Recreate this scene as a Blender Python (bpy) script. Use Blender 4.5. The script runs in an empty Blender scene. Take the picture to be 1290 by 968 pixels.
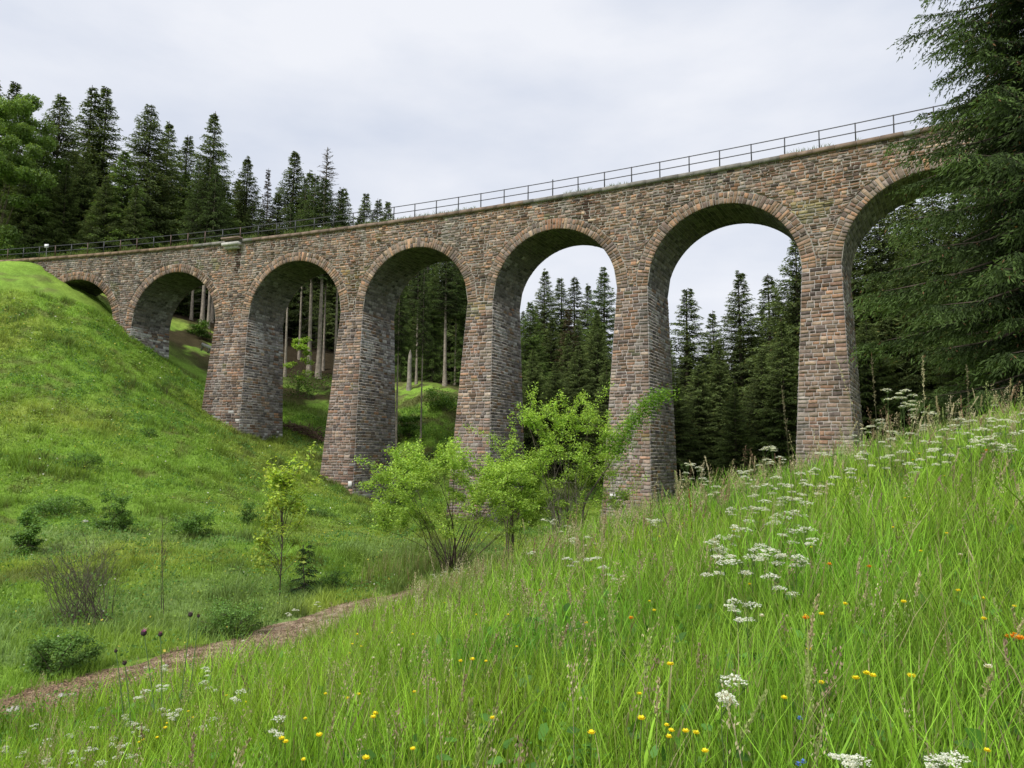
import bpy, math, random
import numpy as np
R0 = np.random.RandomState
rng = R0(7); random.seed(7)
scene = bpy.context.scene
col = scene.collection
D = bpy.data

# ------------------------------------------------------------------ camera geometry (metres, eye at the origin)
F, PITCH, ROLL = 891.2, 0.09043, -0.00885
def unproj(px, py, Y):
    u = (px-645)/F; v = -(py-484)/F
    c, s = math.cos(-ROLL), math.sin(-ROLL)
    u, v = u*c-v*s, u*s+v*c
    y = math.cos(PITCH)-v*math.sin(PITCH); z = math.sin(PITCH)+v*math.cos(PITCH)
    return u*Y/y, z*Y/y
def proj(x, y, z):
    d = y*np.cos(PITCH)+z*np.sin(PITCH); v = -y*np.sin(PITCH)+z*np.cos(PITCH)
    c, s = math.cos(ROLL), math.sin(ROLL)
    u, v = x*c-v*s, x*s+v*c
    return 645+F*u/d, 484-F*v/d
cam = D.cameras.new('camera'); co = D.objects.new('camera', cam); col.objects.link(co)
cam.sensor_width = 36; cam.lens = F/1290*36; cam.clip_start = 0.05; cam.clip_end = 3000
from mathutils import Matrix
co.matrix_world = Matrix.Rotation(math.pi/2+PITCH, 4, 'X') @ Matrix.Rotation(-ROLL, 4, 'Z')
scene.camera = co

# ------------------------------------------------------------------ numpy noise
_g = R0(99).rand(64, 64)
def vnoise(x, y):
    x = np.asarray(x, float); y = np.asarray(y, float)
    xi = np.floor(x).astype(int); yi = np.floor(y).astype(int)
    fx = x-xi; fy = y-yi; fx = fx*fx*(3-2*fx); fy = fy*fy*(3-2*fy)
    a = _g[xi % 64, yi % 64]; b = _g[(xi+1) % 64, yi % 64]; c = _g[xi % 64, (yi+1) % 64]; d = _g[(xi+1) % 64, (yi+1) % 64]
    return (a*(1-fx)+b*fx)*(1-fy)+(c*(1-fx)+d*fx)*fy
def fbm(x, y, o=3):
    s = 0; w = 0
    for i in range(o):
        k = 2.03**i; s = s+vnoise(x*k+i*17.3, y*k+i*9.1)/1.8**i; w += 1/1.8**i
    return s/w

# ------------------------------------------------------------------ mesh builder
class MB:
    def __init__(s): s.v = []; s.f = []; s.c = []; s.n = 0
    def add(s, V, Fc, C):
        V = np.asarray(V, float).reshape(-1, 3); Fc = np.asarray(Fc, int)
        if len(V) == 0: return
        C = np.asarray(C, float)
        if C.ndim == 1: C = np.tile(C, (len(V), 1))
        s.v.append(V); s.f.append(Fc+s.n); s.c.append(C); s.n += len(V)
    def build(s, name, mat, parent=None, smooth=False):
        V = np.concatenate(s.v).astype(np.float32); C = np.concatenate(s.c).astype(np.float32)
        me = D.meshes.new(name)
        me.vertices.add(len(V)); me.vertices.foreach_set('co', V.ravel())
        loops = np.concatenate([f.ravel() for f in s.f]).astype(np.int32)
        tot = np.concatenate([np.full(f.shape[0], f.shape[1]) for f in s.f]).astype(np.int32)
        st = np.concatenate([[0], np.cumsum(tot)[:-1]]).astype(np.int32)
        me.loops.add(len(loops)); me.loops.foreach_set('vertex_index', loops)
        me.polygons.add(len(tot)); me.polygons.foreach_set('loop_start', st)
        if smooth: me.polygons.foreach_set('use_smooth', np.ones(len(tot), bool))
        a = me.color_attributes.new('Col', 'FLOAT_COLOR', 'POINT')
        a.data.foreach_set('color', np.concatenate([np.clip(C[:, :3], 0, 1), np.ones((len(C), 1), np.float32)], 1).astype(np.float32).ravel())
        me.update(calc_edges=True); me.validate()
        me.materials.append(mat)
        o = D.objects.new(name, me); col.objects.link(o)
        if parent: o.parent = parent
        return o
def thing(name, label, cat, loc=(0, 0, 0), rz=0.0, group=None):
    o = D.objects.new(name, None); col.objects.link(o)
    o.location = loc; o.rotation_euler = (0, 0, rz); o.empty_display_size = .3
    return tag(o, label, cat, group)
def tag(o, label=None, cat=None, group=None, kind=None):
    if label: o['label'] = label
    if cat: o['category'] = cat
    if group: o['group'] = group
    if kind: o['kind'] = kind
    return o
def dup(root, loc, rz, scale, label, group=None):
    r = root.copy(); col.objects.link(r); r.location = loc; r.rotation_euler = (0, 0, rz); r.scale = scale
    r['label'] = label
    if group: r['group'] = group
    elif 'group' in r: del r['group']
    for ch in list(root.children):
        c = ch.copy(); col.objects.link(c); c.parent = r
        for g in ch.children:
            d = g.copy(); col.objects.link(d); d.parent = c
    return r

QUAD = np.array([[0, 1, 2, 3]])
def tube(mb, pts, rad, c, n=6, cap=True):
    pts = np.asarray(pts, float); m = len(pts); rad = np.broadcast_to(rad, (m,))
    t = np.gradient(pts, axis=0); t /= np.linalg.norm(t, axis=1)[:, None]+1e-9
    ref = np.where(np.abs(t[:, 2:3]) > .9, np.array([[1, 0, 0]]), np.array([[0, 0, 1]]))
    a = np.cross(t, ref); a /= np.linalg.norm(a, axis=1)[:, None]+1e-9; b = np.cross(t, a)
    an = np.arange(n)*2*np.pi/n
    V = pts[:, None]+rad[:, None, None]*(np.cos(an)[None, :, None]*a[:, None]+np.sin(an)[None, :, None]*b[:, None])
    i = np.arange(m-1)[:, None]*n; j = np.arange(n)[None]; k = (j+1) % n
    Fc = np.stack([i+j, i+k, i+n+k, i+n+j], -1).reshape(-1, 4)
    mb.add(V.reshape(-1, 3), Fc, c)
def box(mb, c0, c1, col_, M=None):
    (x0, y0, z0), (x1, y1, z1) = c0, c1
    V = np.array([(x0,y0,z0),(x1,y0,z0),(x1,y1,z0),(x0,y1,z0),(x0,y0,z1),(x1,y0,z1),(x1,y1,z1),(x0,y1,z1)], float)
    if M is not None: V = M(V)
    mb.add(V, [[0,3,2,1],[4,5,6,7],[0,1,5,4],[1,2,6,5],[2,3,7,6],[3,0,4,7]], col_)

# ------------------------------------------------------------------ materials
def newmat(name):
    m = D.materials.new(name); m.use_nodes = True
    nt = m.node_tree; b = nt.nodes['Principled BSDF']
    return m, nt, b
def N(nt, t, **kw):
    n = nt.nodes.new(t)
    for k, v in kw.items():
        if k in n.inputs: n.inputs[k].default_value = v
        else: setattr(n, k, v)
    return n
def attr_mat(name, rough=.9, noise=0.0, nscale=8, bump=0.0, bscale=20, trans=0.0, tint=0.0, spec=.3, object_space=True):
    m, nt, b = newmat(name); L = nt.links
    at = N(nt, 'ShaderNodeVertexColor'); at.layer_name = 'Col'
    out = at.outputs['Color']
    tc = N(nt, 'ShaderNodeTexCoord')
    if noise:
        nz = N(nt, 'ShaderNodeTexNoise', Scale=nscale, Detail=5.0); L.new(tc.outputs['Object'], nz.inputs['Vector'])
        mr = N(nt, 'ShaderNodeMapRange'); mr.inputs[1].default_value = .3; mr.inputs[2].default_value = .7
        mr.inputs[3].default_value = 1-noise; mr.inputs[4].default_value = 1+noise; L.new(nz.outputs['Fac'], mr.inputs[0])
        mx = N(nt, 'ShaderNodeVectorMath', operation='SCALE'); L.new(out, mx.inputs[0]); L.new(mr.outputs[0], mx.inputs['Scale']); out = mx.outputs[0]
    if tint:
        oi = N(nt, 'ShaderNodeObjectInfo'); mr = N(nt, 'ShaderNodeMapRange'); mr.inputs[3].default_value = 1-tint; mr.inputs[4].default_value = 1+tint
        L.new(oi.outputs['Random'], mr.inputs[0])
        mx = N(nt, 'ShaderNodeVectorMath', operation='SCALE'); L.new(out, mx.inputs[0]); L.new(mr.outputs[0], mx.inputs['Scale']); out = mx.outputs[0]
    L.new(out, b.inputs['Base Color']); b.inputs['Roughness'].default_value = rough; b.inputs['Specular IOR Level'].default_value = spec
    if bump:
        nb = N(nt, 'ShaderNodeTexNoise', Scale=bscale, Detail=6.0); L.new(tc.outputs['Object'], nb.inputs['Vector'])
        bp = N(nt, 'ShaderNodeBump', Strength=bump, Distance=.05); L.new(nb.outputs['Fac'], bp.inputs['Height']); L.new(bp.outputs[0], b.inputs['Normal'])
    if trans:
        tr = N(nt, 'ShaderNodeBsdfTranslucent'); ms = N(nt, 'ShaderNodeMixShader'); ms.inputs[0].default_value = trans
        br = N(nt, 'ShaderNodeVectorMath', operation='MULTIPLY'); br.inputs[1].default_value = (1.25, 1.2, .6); L.new(out, br.inputs[0]); L.new(br.outputs[0], tr.inputs[0])
        L.new(b.outputs[0], ms.inputs[1]); L.new(tr.outputs[0], ms.inputs[2]); L.new(ms.outputs[0], nt.nodes['Material Output'].inputs['Surface'])
    return m
M_stone = attr_mat('rough_stone', .95, .28, 5, .6, 14, spec=.15)
M_mortar = attr_mat('mortar', .95, .3, 2.5, .5, 18, spec=.1)
M_conc = attr_mat('weathered_concrete', .9, .25, 3, .3, 30, spec=.2)
M_metal = attr_mat('painted_steel', .5, .2, 6, 0, spec=.5)
M_bark = attr_mat('bark', .95, .35, 3, .8, 9, spec=.1)
M_needle = attr_mat('spruce_needles', .75, 0, trans=.28, tint=.22, spec=.2)
M_leaf = attr_mat('leaves', .6, 0, trans=.4, tint=.08, spec=.3)
M_grass = attr_mat('grass_blades', .6, 0, trans=.4, spec=.25)
M_dry = attr_mat('dry_stalks', .8, 0, trans=.25, spec=.2)
M_flower = attr_mat('petals', .7, 0, trans=.3, spec=.2)
M_rock = attr_mat('pale_rock', .9, .25, 12, .5, 30, spec=.2)

def ground_material():
    m, nt, b = newmat('meadow_soil'); L = nt.links
    tc = N(nt, 'ShaderNodeTexCoord')
    at = N(nt, 'ShaderNodeVertexColor'); at.layer_name = 'Col'
    n1 = N(nt, 'ShaderNodeTexNoise', Scale=.9, Detail=8.0, Roughness=.7); n2 = N(nt, 'ShaderNodeTexNoise', Scale=7.0, Detail=8.0, Roughness=.8)
    for n in (n1, n2): L.new(tc.outputs['Object'], n.inputs['Vector'])
    mr = N(nt, 'ShaderNodeMapRange'); mr.inputs[1].default_value = .3; mr.inputs[2].default_value = .7; mr.inputs[3].default_value = .55; mr.inputs[4].default_value = 1.4
    L.new(n2.outputs['Fac'], mr.inputs[0])
    mr2 = N(nt, 'ShaderNodeMapRange'); mr2.inputs[1].default_value = .35; mr2.inputs[2].default_value = .65; mr2.inputs[3].default_value = .75; mr2.inputs[4].default_value = 1.2
    L.new(n1.outputs['Fac'], mr2.inputs[0])
    mu = N(nt, 'ShaderNodeMath', operation='MULTIPLY'); L.new(mr.outputs[0], mu.inputs[0]); L.new(mr2.outputs[0], mu.inputs[1])
    sc = N(nt, 'ShaderNodeVectorMath', operation='SCALE'); L.new(at.outputs['Color'], sc.inputs[0]); L.new(mu.outputs[0], sc.inputs['Scale'])
    L.new(sc.outputs[0], b.inputs['Base Color']); b.inputs['Roughness'].default_value = 1; b.inputs['Specular IOR Level'].default_value = .05
    bp = N(nt, 'ShaderNodeBump', Strength=.8, Distance=.15); L.new(n2.outputs['Fac'], bp.inputs['Height']); L.new(bp.outputs[0], b.inputs['Normal'])
    return m
M_ground = ground_material()
def path_material():
    m, nt, b = newmat('gravel_path_soil'); L = nt.links
    tc = N(nt, 'ShaderNodeTexCoord')
    vo = N(nt, 'ShaderNodeTexVoronoi', Scale=22.0); n1 = N(nt, 'ShaderNodeTexNoise', Scale=3.0, Detail=8.0, Roughness=.7)
    for n in (vo, n1): L.new(tc.outputs['Object'], n.inputs['Vector'])
    cr = N(nt, 'ShaderNodeValToRGB'); L.new(n1.outputs['Fac'], cr.inputs[0])
    e = cr.color_ramp.elements; e[0].position = .34; e[0].color = (.085, .06, .04, 1); e[1].position = .66; e[1].color = (.30, .245, .19, 1)
    x = e.new(.5); x.color = (.18, .135, .10, 1)
    mx = N(nt, 'ShaderNodeMix', data_type='RGBA', blend_type='MULTIPLY'); mx.inputs[0].default_value = .62
    sp = N(nt, 'ShaderNodeMapRange'); sp.inputs[3].default_value = .35; sp.inputs[4].default_value = 2.1; L.new(vo.outputs['Color'], sp.inputs[0])
    L.new(cr.outputs[0], mx.inputs[6]); L.new(sp.outputs[0], mx.inputs[7])
    sx = N(nt, 'ShaderNodeSeparateXYZ'); L.new(tc.outputs['Object'], sx.inputs[0]); gr = N(nt, 'ShaderNodeMapRange'); gr.inputs[1].default_value = 10; gr.inputs[2].default_value = 17; L.new(sx.outputs['Y'], gr.inputs[0])
    tn = N(nt, 'ShaderNodeMix', data_type='RGBA'); tn.inputs[6].default_value = (1.2, 1.0, .86, 1); tn.inputs[7].default_value = (1.7, 1.64, 1.5, 1); L.new(gr.outputs[0], tn.inputs[0])
    vm = N(nt, 'ShaderNodeVectorMath', operation='MULTIPLY'); L.new(mx.outputs[2], vm.inputs[0]); L.new(tn.outputs[2], vm.inputs[1])
    L.new(vm.outputs[0], b.inputs['Base Color']); b.inputs['Roughness'].default_value = 1; b.inputs['Specular IOR Level'].default_value = .1
    bp = N(nt, 'ShaderNodeBump', Strength=1.0, Distance=.08); L.new(vo.outputs['Distance'], bp.inputs['Height']); L.new(bp.outputs[0], b.inputs['Normal'])
    return m
M_path = path_material()

# ------------------------------------------------------------------ terrain
C = []
def cw(x, y, z): C.append((x, y, z))
def cp(px, py, Y): x, z = unproj(px, py, Y); C.append((x, Y, z))
for p in [(0,0,-1.6),(2.4,3.3,-1.35),(-1.5,3,-2.0),(-3.2,5,-2.9),(3,-8,-1.2),(-8,-6,-4),(10,0,.3),(0,6.5,-2.0),(4,7,-1.1),
          (8.7,12,0.15),(4.9,12,-.8),(3.0,14,-1.68),(.3,12.5,-2.65),(-1.2,9,-2.7),(13,14,1.1),(16,8,2.0),(.1,15.5,-2.75),(-.95,15.5,-3.35),(-2.4,14,-3.75),(1.4,17,-2.7),(6.5,17,-1.5),(11,19,-.2),(14.6,19,.7),(20,25,1.6),
          (3,22,-3.4),(6,25,-3.6),(12,28,-2.6),(3,34,-4.8),(10,38,-4.6),
          (-7.2,10.7,-3.95),(-5.4,13.8,-4.0),(-4.0,17,-4.05),(-2.7,20.2,-4.15),(-.7,25,-4.3),(-11,10.5,-4.0),(-9,6,-3.9),(-16,14,-3.9),(-12,16,-3.8),(-8,20,-3.9),
          (-14,24,-3.6),(-22,27,-3.3),(-6,30,-4.1),(-12,34,-3.8),(0,34,-4.8),(-23,33,-2.8),(-18,36,-2.9),(-35,30,-2.0),
          (-30.6,50,2.5),(-36,57,7.2),(-43,66,13.2),(-24,50,0.4),(-20,52,-1.0),(-14,48,-3.8),(-8,46,-4.6),(-50,55,8.5),(-60,60,12),(-55,45,4),
          (7.4,48,-5.2),(11,54,-5.2),(-3.5,54,-5.9),(0,59,-5.4),(18,43,-3.4),(22.5,47,-3.2),(30,36,-.5),(38,30,2.5),
          (-15.6,58.5,-2.7),(-12.6,57.2,-4.1),(-10.6,63.3,-4.9),(-28.2,63.7,3.2),(-24.2,62,1.1),(-22,68,.7),
          (-39.1,67.6,12.0),(-37,66.8,10.2),(-35.6,73,8.6),(-49.3,70.8,18.3),(-56,73,18.6),(-66,75.5,18.6),(-80,78,18.6),(-110,84,18.5),
          (-49,78,18.2),(-56,80,18.5),(-66,82,18.6),(-110,92,18.6),(-45,76,16),(-80,66,13),
          (10,80,-2),(25,70,-3.2),(20,95,0),(45,60,0),(0,100,6),(-5,115,9),(40,110,3),(70,90,4),(-30,130,22),(-70,130,24),(-120,130,26),
          (60,20,6),(45,0,8),(-60,20,-1),(-60,-20,-3),(0,-50,-6),(60,-50,8),(100,40,10),(-120,20,4),(-150,60,12)]:
    cw(*p)
for p in [(400,480,86),(365,462,89),(340,500,77),(400,548,72),(540,492,81),(530,580,68),(520,540,74),(600,500,82),(240,405,90),(240,442,79),(255,418,86),(215,425,80)]:
    cp(*p)
for a in range(0, 360, 30):
    r = 420; x, y = r*math.sin(math.radians(a)), r*math.cos(math.radians(a)); cw(x, y, 8 if abs(a-180) > 60 else -5)
C = np.array(C)
def _U(r2): return .5*r2*np.log(r2+1e-12)
_n = len(C); SC = 50.0
_X = C[:, :2]/SC
_K = _U(((_X[:, None]-_X[None])**2).sum(-1))+np.eye(_n)*2e-4
_P = np.c_[np.ones(_n), _X]
_A = np.block([[_K, _P], [_P.T, np.zeros((3, 3))]])
_w = np.linalg.solve(_A, np.r_[C[:, 2], 0, 0, 0])
def gz0(x, y):
    x = np.atleast_1d(np.asarray(x, float)); y = np.atleast_1d(np.asarray(y, float))
    out = np.empty(len(x))
    for i in range(0, len(x), 20000):
        q = np.c_[x[i:i+20000], y[i:i+20000]]/SC
        out[i:i+20000] = _U(((q[:, None]-_X[None])**2).sum(-1))@_w[:_n]+_w[_n]+q@_w[_n+1:]
    return out
PATH = np.array([(-12.5,6.3),(-9.6,8.6),(-7.2,10.9),(-5.5,13.8),(-4.1,17),(-2.7,20.2),(.2,24.5),(3.5,29),(6,35),(8,42),(10,58)])
def path_dist(x, y):
    x = np.asarray(x, float); y = np.asarray(y, float); d = np.full(x.shape, 1e9)
    for a, b in zip(PATH[:-1], PATH[1:]):
        ab = b-a; t = np.clip(((x-a[0])*ab[0]+(y-a[1])*ab[1])/(ab@ab), 0, 1)
        d = np.minimum(d, np.hypot(x-a[0]-t*ab[0], y-a[1]-t*ab[1]))
    return d
def gz(x, y):
    x = np.atleast_1d(np.asarray(x, float)); y = np.atleast_1d(np.asarray(y, float))
    z = gz0(x, y); r = np.hypot(x, y)
    amp = np.clip((r-3)/12, 0, 1)*np.clip((path_dist(x, y)-.6)/2.5, .1, 1)
    z = z+amp*((fbm(x*.35, y*.35)-.5)*.5+(fbm(x*1.6+5, y*1.6)-.5)*.30)+amp*np.clip((r-18)/10, 0, 1)*(fbm(x*.8+40, y*.8)-.5)*.5
    return z
def litter(x, y):
    a = np.clip((y-74)/5, 0, 1)*(x < -19)*(x > -46)*np.clip((fbm(x*.5, y*.5)-.36)*7, 0, .9)
    b = np.clip((y-63)/5, 0, 1)*(x >= -19)*(x < 2)*np.clip((fbm(x*.45+9, y*.6)-.50)*8, 0, .75)
    return np.maximum(a, b)[:, None]
def g1(x, y): return float(gz([x], [y])[0])
def on_ray(px, py, h=0.0, y0=1.2, y1=120):
    """where the sight line through (px,py) runs h metres above the ground"""
    Y = np.geomspace(y0, y1, 400); x, z = zip(*[unproj(px, py, q) for q in Y]); x = np.array(x); z = np.array(z)
    dz = z-gz(x, Y)-h
    k = np.where((dz[:-1] > 0) & (dz[1:] <= 0))[0]
    if len(k) == 0: k = [int(np.argmin(np.abs(dz[:-1])))]
    k = k[0]; t = dz[k]/(dz[k]-dz[k+1]+1e-9); t = min(max(t, 0), 1)
    return float(x[k]+(x[k+1]-x[k])*t), float(Y[k]+(Y[k+1]-Y[k])*t)
def ax(segs):
    out = []
    for a, b, n in segs: out.append(np.linspace(a, b, n, endpoint=False))
    return np.concatenate(out+[[segs[-1][1]]])
gx = ax([(-1500,-400,6),(-400,-150,14),(-150,-70,40),(-70,-20,110),(-20,20,170),(20,60,70),(60,150,30),(150,400,14),(400,1500,6)])
gy = ax([(-1500,-300,5),(-300,-30,12),(-30,-4,16),(-4,30,140),(30,90,130),(90,160,40),(160,400,14),(400,1500,6)])
XX, YY = np.meshgrid(gx, gy, indexing='ij'); fx, fy = XX.ravel(), YY.ravel()
cl = 400/np.maximum(np.hypot(fx, fy), 400)
ZZ = gz(fx*cl, fy*cl)
nx, ny = len(gx), len(gy)
i, j = np.meshgrid(np.arange(nx-1), np.arange(ny-1), indexing='ij'); a = (i*ny+j).ravel()
def patch_col(x, y):
    """grass colour by place (albedo)"""
    n1 = fbm(x*.09+3, y*.09)[:, None]; n2 = fbm(x*.45+30, y*.45)[:, None]; n3 = fbm(x*1.3+11, y*1.3+7)[:, None]
    base = np.array([[.275, .455, .07]]); yel = np.array([[.36, .46, .09]]); dk = np.array([[.19, .33, .06]]); blu = np.array([[.26, .38, .14]]); brn = np.array([[.24, .20, .09]])
    c = base+(yel-base)*np.clip((n1-.45)*5, 0, 1)
    c = c+(dk-c)*np.clip((n2*.6+n3*.4-.54)*6, 0, .85)
    c = c+(brn-c)*np.clip((n3*.6+n2*.4-.60)*9, 0, .45)*(np.hypot(x, y) > 22)[:, None]
    fl = ((y > 13) & (y < 34) & (x < 0))[:, None]*np.clip((fbm(x*.25, y*.25+50)[:, None]-.53)*7, 0, .65)
    return c+(blu-c)*fl
gc = patch_col(fx, fy)*.8; gc = gc+(np.array([[.11, .085, .05]])-gc)*litter(fx, fy)
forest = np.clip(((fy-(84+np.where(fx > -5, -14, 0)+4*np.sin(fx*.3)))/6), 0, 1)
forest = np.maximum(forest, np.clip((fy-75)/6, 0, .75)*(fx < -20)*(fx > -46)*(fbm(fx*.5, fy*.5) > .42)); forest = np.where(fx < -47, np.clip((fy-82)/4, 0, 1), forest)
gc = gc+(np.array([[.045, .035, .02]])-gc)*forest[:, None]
mb = MB(); mb.add(np.c_[fx, fy, ZZ], np.stack([a, a+ny, a+ny+1, a+1], 1), gc)
ground = tag(mb.build('ground', M_ground, smooth=True), kind='structure')

# path sheet lying on the ground
def path_ribbon():
    t = np.linspace(0, len(PATH)-1.001, 260); k = t.astype(int); f = (t-k)[:, None]
    P = PATH[k]*(1-f)+PATH[k+1]*f
    for _ in range(12): P[1:-1] = (P[:-2]+P[1:-1]*2+P[2:])/4
    d = np.gradient(P, axis=0); d /= np.linalg.norm(d, axis=1)[:, None]; nn = np.c_[-d[:, 1], d[:, 0]]
    W = 9; V = []
    for q in range(W):
        u = q/(W-1)*2-1
        w = 1.2+.10*np.clip(2.5-t, 0, 2)+.5*(fbm(t*3+(9 if u > 0 else 0), t*0+q*0.01+(3 if u > 0 else 0))-.5)*2
        p = P+nn*(u*w)[:, None]
        V.append(np.c_[p, gz(p[:, 0], p[:, 1])+.035-.05*abs(u)**4])
    V = np.stack(V, 1).reshape(-1, 3); i, j = np.meshgrid(np.arange(259), np.arange(W-1), indexing='ij'); a = (i*W+j).ravel()
    m = MB(); m.add(V, np.stack([a, a+1, a+W+1, a+W], 1)[:, ::-1], (.2, .2, .2)); return m.build('path', M_path, smooth=True)
tag(path_ribbon(), kind='structure')

# ------------------------------------------------------------------ viaduct
X0, Y0, AL, K, H, GR = 18.96974, 42.65687, -0.54469, -0.00393, 18.7919, -0.00351
PW, PW2, CR, WD, AR = 2.23, 3.737, 2.533, 4.83, 5.0
def vmap(s, n, z):
    """s along the track, n outwards from the near face, z height relative to deck line"""
    s = np.asarray(s, float); n = np.asarray(n, float); z = np.asarray(z, float)
    a = AL+K*s
    x = X0+(np.sin(a)-math.sin(AL))/K; y = Y0-(np.cos(a)-math.cos(AL))/K
    return np.stack([x+np.sin(a)*n, y-np.cos(a)*n, z+H+GR*s], -1)
pc = {6: 0.0}; pc[7] = PW+2*AR; pc[8] = 2*(PW+2*AR)
pc[5] = -(2*AR+PW); pc[4] = 2*pc[5]; pc[3] = 3*pc[5]; pc[2] = pc[3]-PW/2-2*AR-PW2/2; pc[1] = pc[2]-PW2/2-2*AR-PW/2
pw = {i: (PW2 if i == 2 else PW) for i in pc}
ac = {i+1: pc[i]+pw[i]/2+AR for i in pc if i < 8}; ac[1] = pc[1]-pw[1]/2-AR
ZC = -CR; ZS = -CR-AR            # crown and springing
SL, SR = -82.0, 24.4
T1, T2 = .040, .10                # side and face batter
RT = .82                          # ring thickness
PAL = np.array([(.30,.215,.15),(.25,.19,.145),(.34,.26,.18),(.21,.18,.155),(.17,.15,.14),(.27,.24,.215),(.33,.21,.13),(.23,.155,.115),(.38,.31,.225),(.14,.12,.11),(.29,.245,.19)])
PALs = np.array([(.17,.155,.15),(.21,.19,.185),(.14,.125,.125),(.24,.21,.20),(.11,.10,.10),(.20,.17,.15),(.27,.25,.245)])
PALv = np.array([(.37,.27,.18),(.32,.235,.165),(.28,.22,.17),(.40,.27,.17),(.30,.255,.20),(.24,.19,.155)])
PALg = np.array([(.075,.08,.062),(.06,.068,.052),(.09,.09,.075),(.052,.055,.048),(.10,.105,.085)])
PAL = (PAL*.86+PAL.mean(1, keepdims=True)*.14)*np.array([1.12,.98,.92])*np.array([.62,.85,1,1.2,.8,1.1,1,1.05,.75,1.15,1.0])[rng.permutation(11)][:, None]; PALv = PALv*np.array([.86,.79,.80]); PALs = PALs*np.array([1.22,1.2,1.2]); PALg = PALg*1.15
def stone(mb, quad, nrm_out, depth, c):
    """quad: 4 corners (a, b) in the face's own coordinates; nrm_out maps (a, b, lift) to the world"""
    q = np.array(quad, float)
    g = .010; cen = q.mean(0)
    ext = np.abs(q-cen).mean(0)+1e-6
    o = cen+(q-cen)*np.maximum(0, 1-g/ext)
    m1 = cen+(q-cen)*np.maximum(0, 1-(g+.018)/ext)
    lifts = depth*rng.uniform(.75, 1.25, 4)
    inn = cen+(q-cen)*np.maximum(0, 1-(g+.055)/ext)+rng.uniform(-.02, .02, (4, 2))
    ab = np.concatenate([o, m1, inn, [cen+rng.uniform(-.04, .04, 2)]])
    li = np.concatenate([np.full(4, -.03), lifts*.55, lifts, [depth*rng.uniform(1.0, 1.5)]])
    V = nrm_out(ab[:, 0], ab[:, 1], li)
    Fq = [[k, (k+1) % 4, 4+(k+1) % 4, 4+k] for k in range(4)]+[[4+k, 4+(k+1) % 4, 8+(k+1) % 4, 8+k] for k in range(4)]
    c = np.asarray(c)*rng.uniform(.70, 1.22)
    cc = np.tile(c, (13, 1))*np.r_[np.full(4, .75), np.full(4, .9), rng.uniform(.9, 1.12, 5)][:, None]
    mb.add(V, Fq, cc); n0 = mb.n-13
    mb.f.append(np.array([[8+k, 8+(k+1) % 4, 12] for k in range(4)])+n0)
def pick(pal, bias=None): return pal[rng.randint(len(pal))]
def courses(z0, z1, h0, h1):
    zs = [z0]
    while zs[-1] < z1-h0*.6: zs.append(zs[-1]+rng.uniform(h0, h1))
    zs = np.array(zs); return z0+(zs-z0)*(z1-z0)/(zs[-1]-z0)
def weather(c, s, z):
    a = fbm(np.array([s*1.5]), np.array([z*.10+2]))[0]; b = fbm(np.array([s*1.1+50]), np.array([z*.13]))[0]; m = fbm(np.array([s*.5+9]), np.array([z*.5+9]))[0]
    if a > .60: c = c+(np.array([.36, .345, .32])-c)*min(.55, (a-.60)*5)*rng.uniform(.4, 1.2)
    if b > .56: c = c*(1-min(.42, (b-.56)*4))
    if m > .73: c = c*np.array([.85, 1.0, .75])
    return np.clip(c, .02, .8)
def cuts(a, b, l0, l1, first=None):
    xs = [a]
    if first: xs.append(a+first)
    while xs[-1] < b-l0*.7: xs.append(xs[-1]+rng.uniform(l0, l1))
    xs = np.array(xs); return a+(xs-a)*(b-a)/(xs[-1]-a)
def lime(s, z, c, where):
    p = 0
    if where == 'low1': p = .5
    if where == 'low2': p = .06
    if rng.rand() < p: return np.array([.5, .49, .47])*rng.uniform(.7, 1.15)
    return c
def near_face(back=False):
    """map for the near (or far) face of the wall"""
    if not back: return lambda a, b, l: vmap(a, l, b)
    return lambda a, b, l: vmap(a, -WD-l, b)
via = thing('viaduct', 'curved brown stone railway viaduct with tall round arches crossing the valley', 'viaduct')
def flipf(m):  # reverse winding
    m.f = [f[:, ::-1] for f in m.f]; return m

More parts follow.
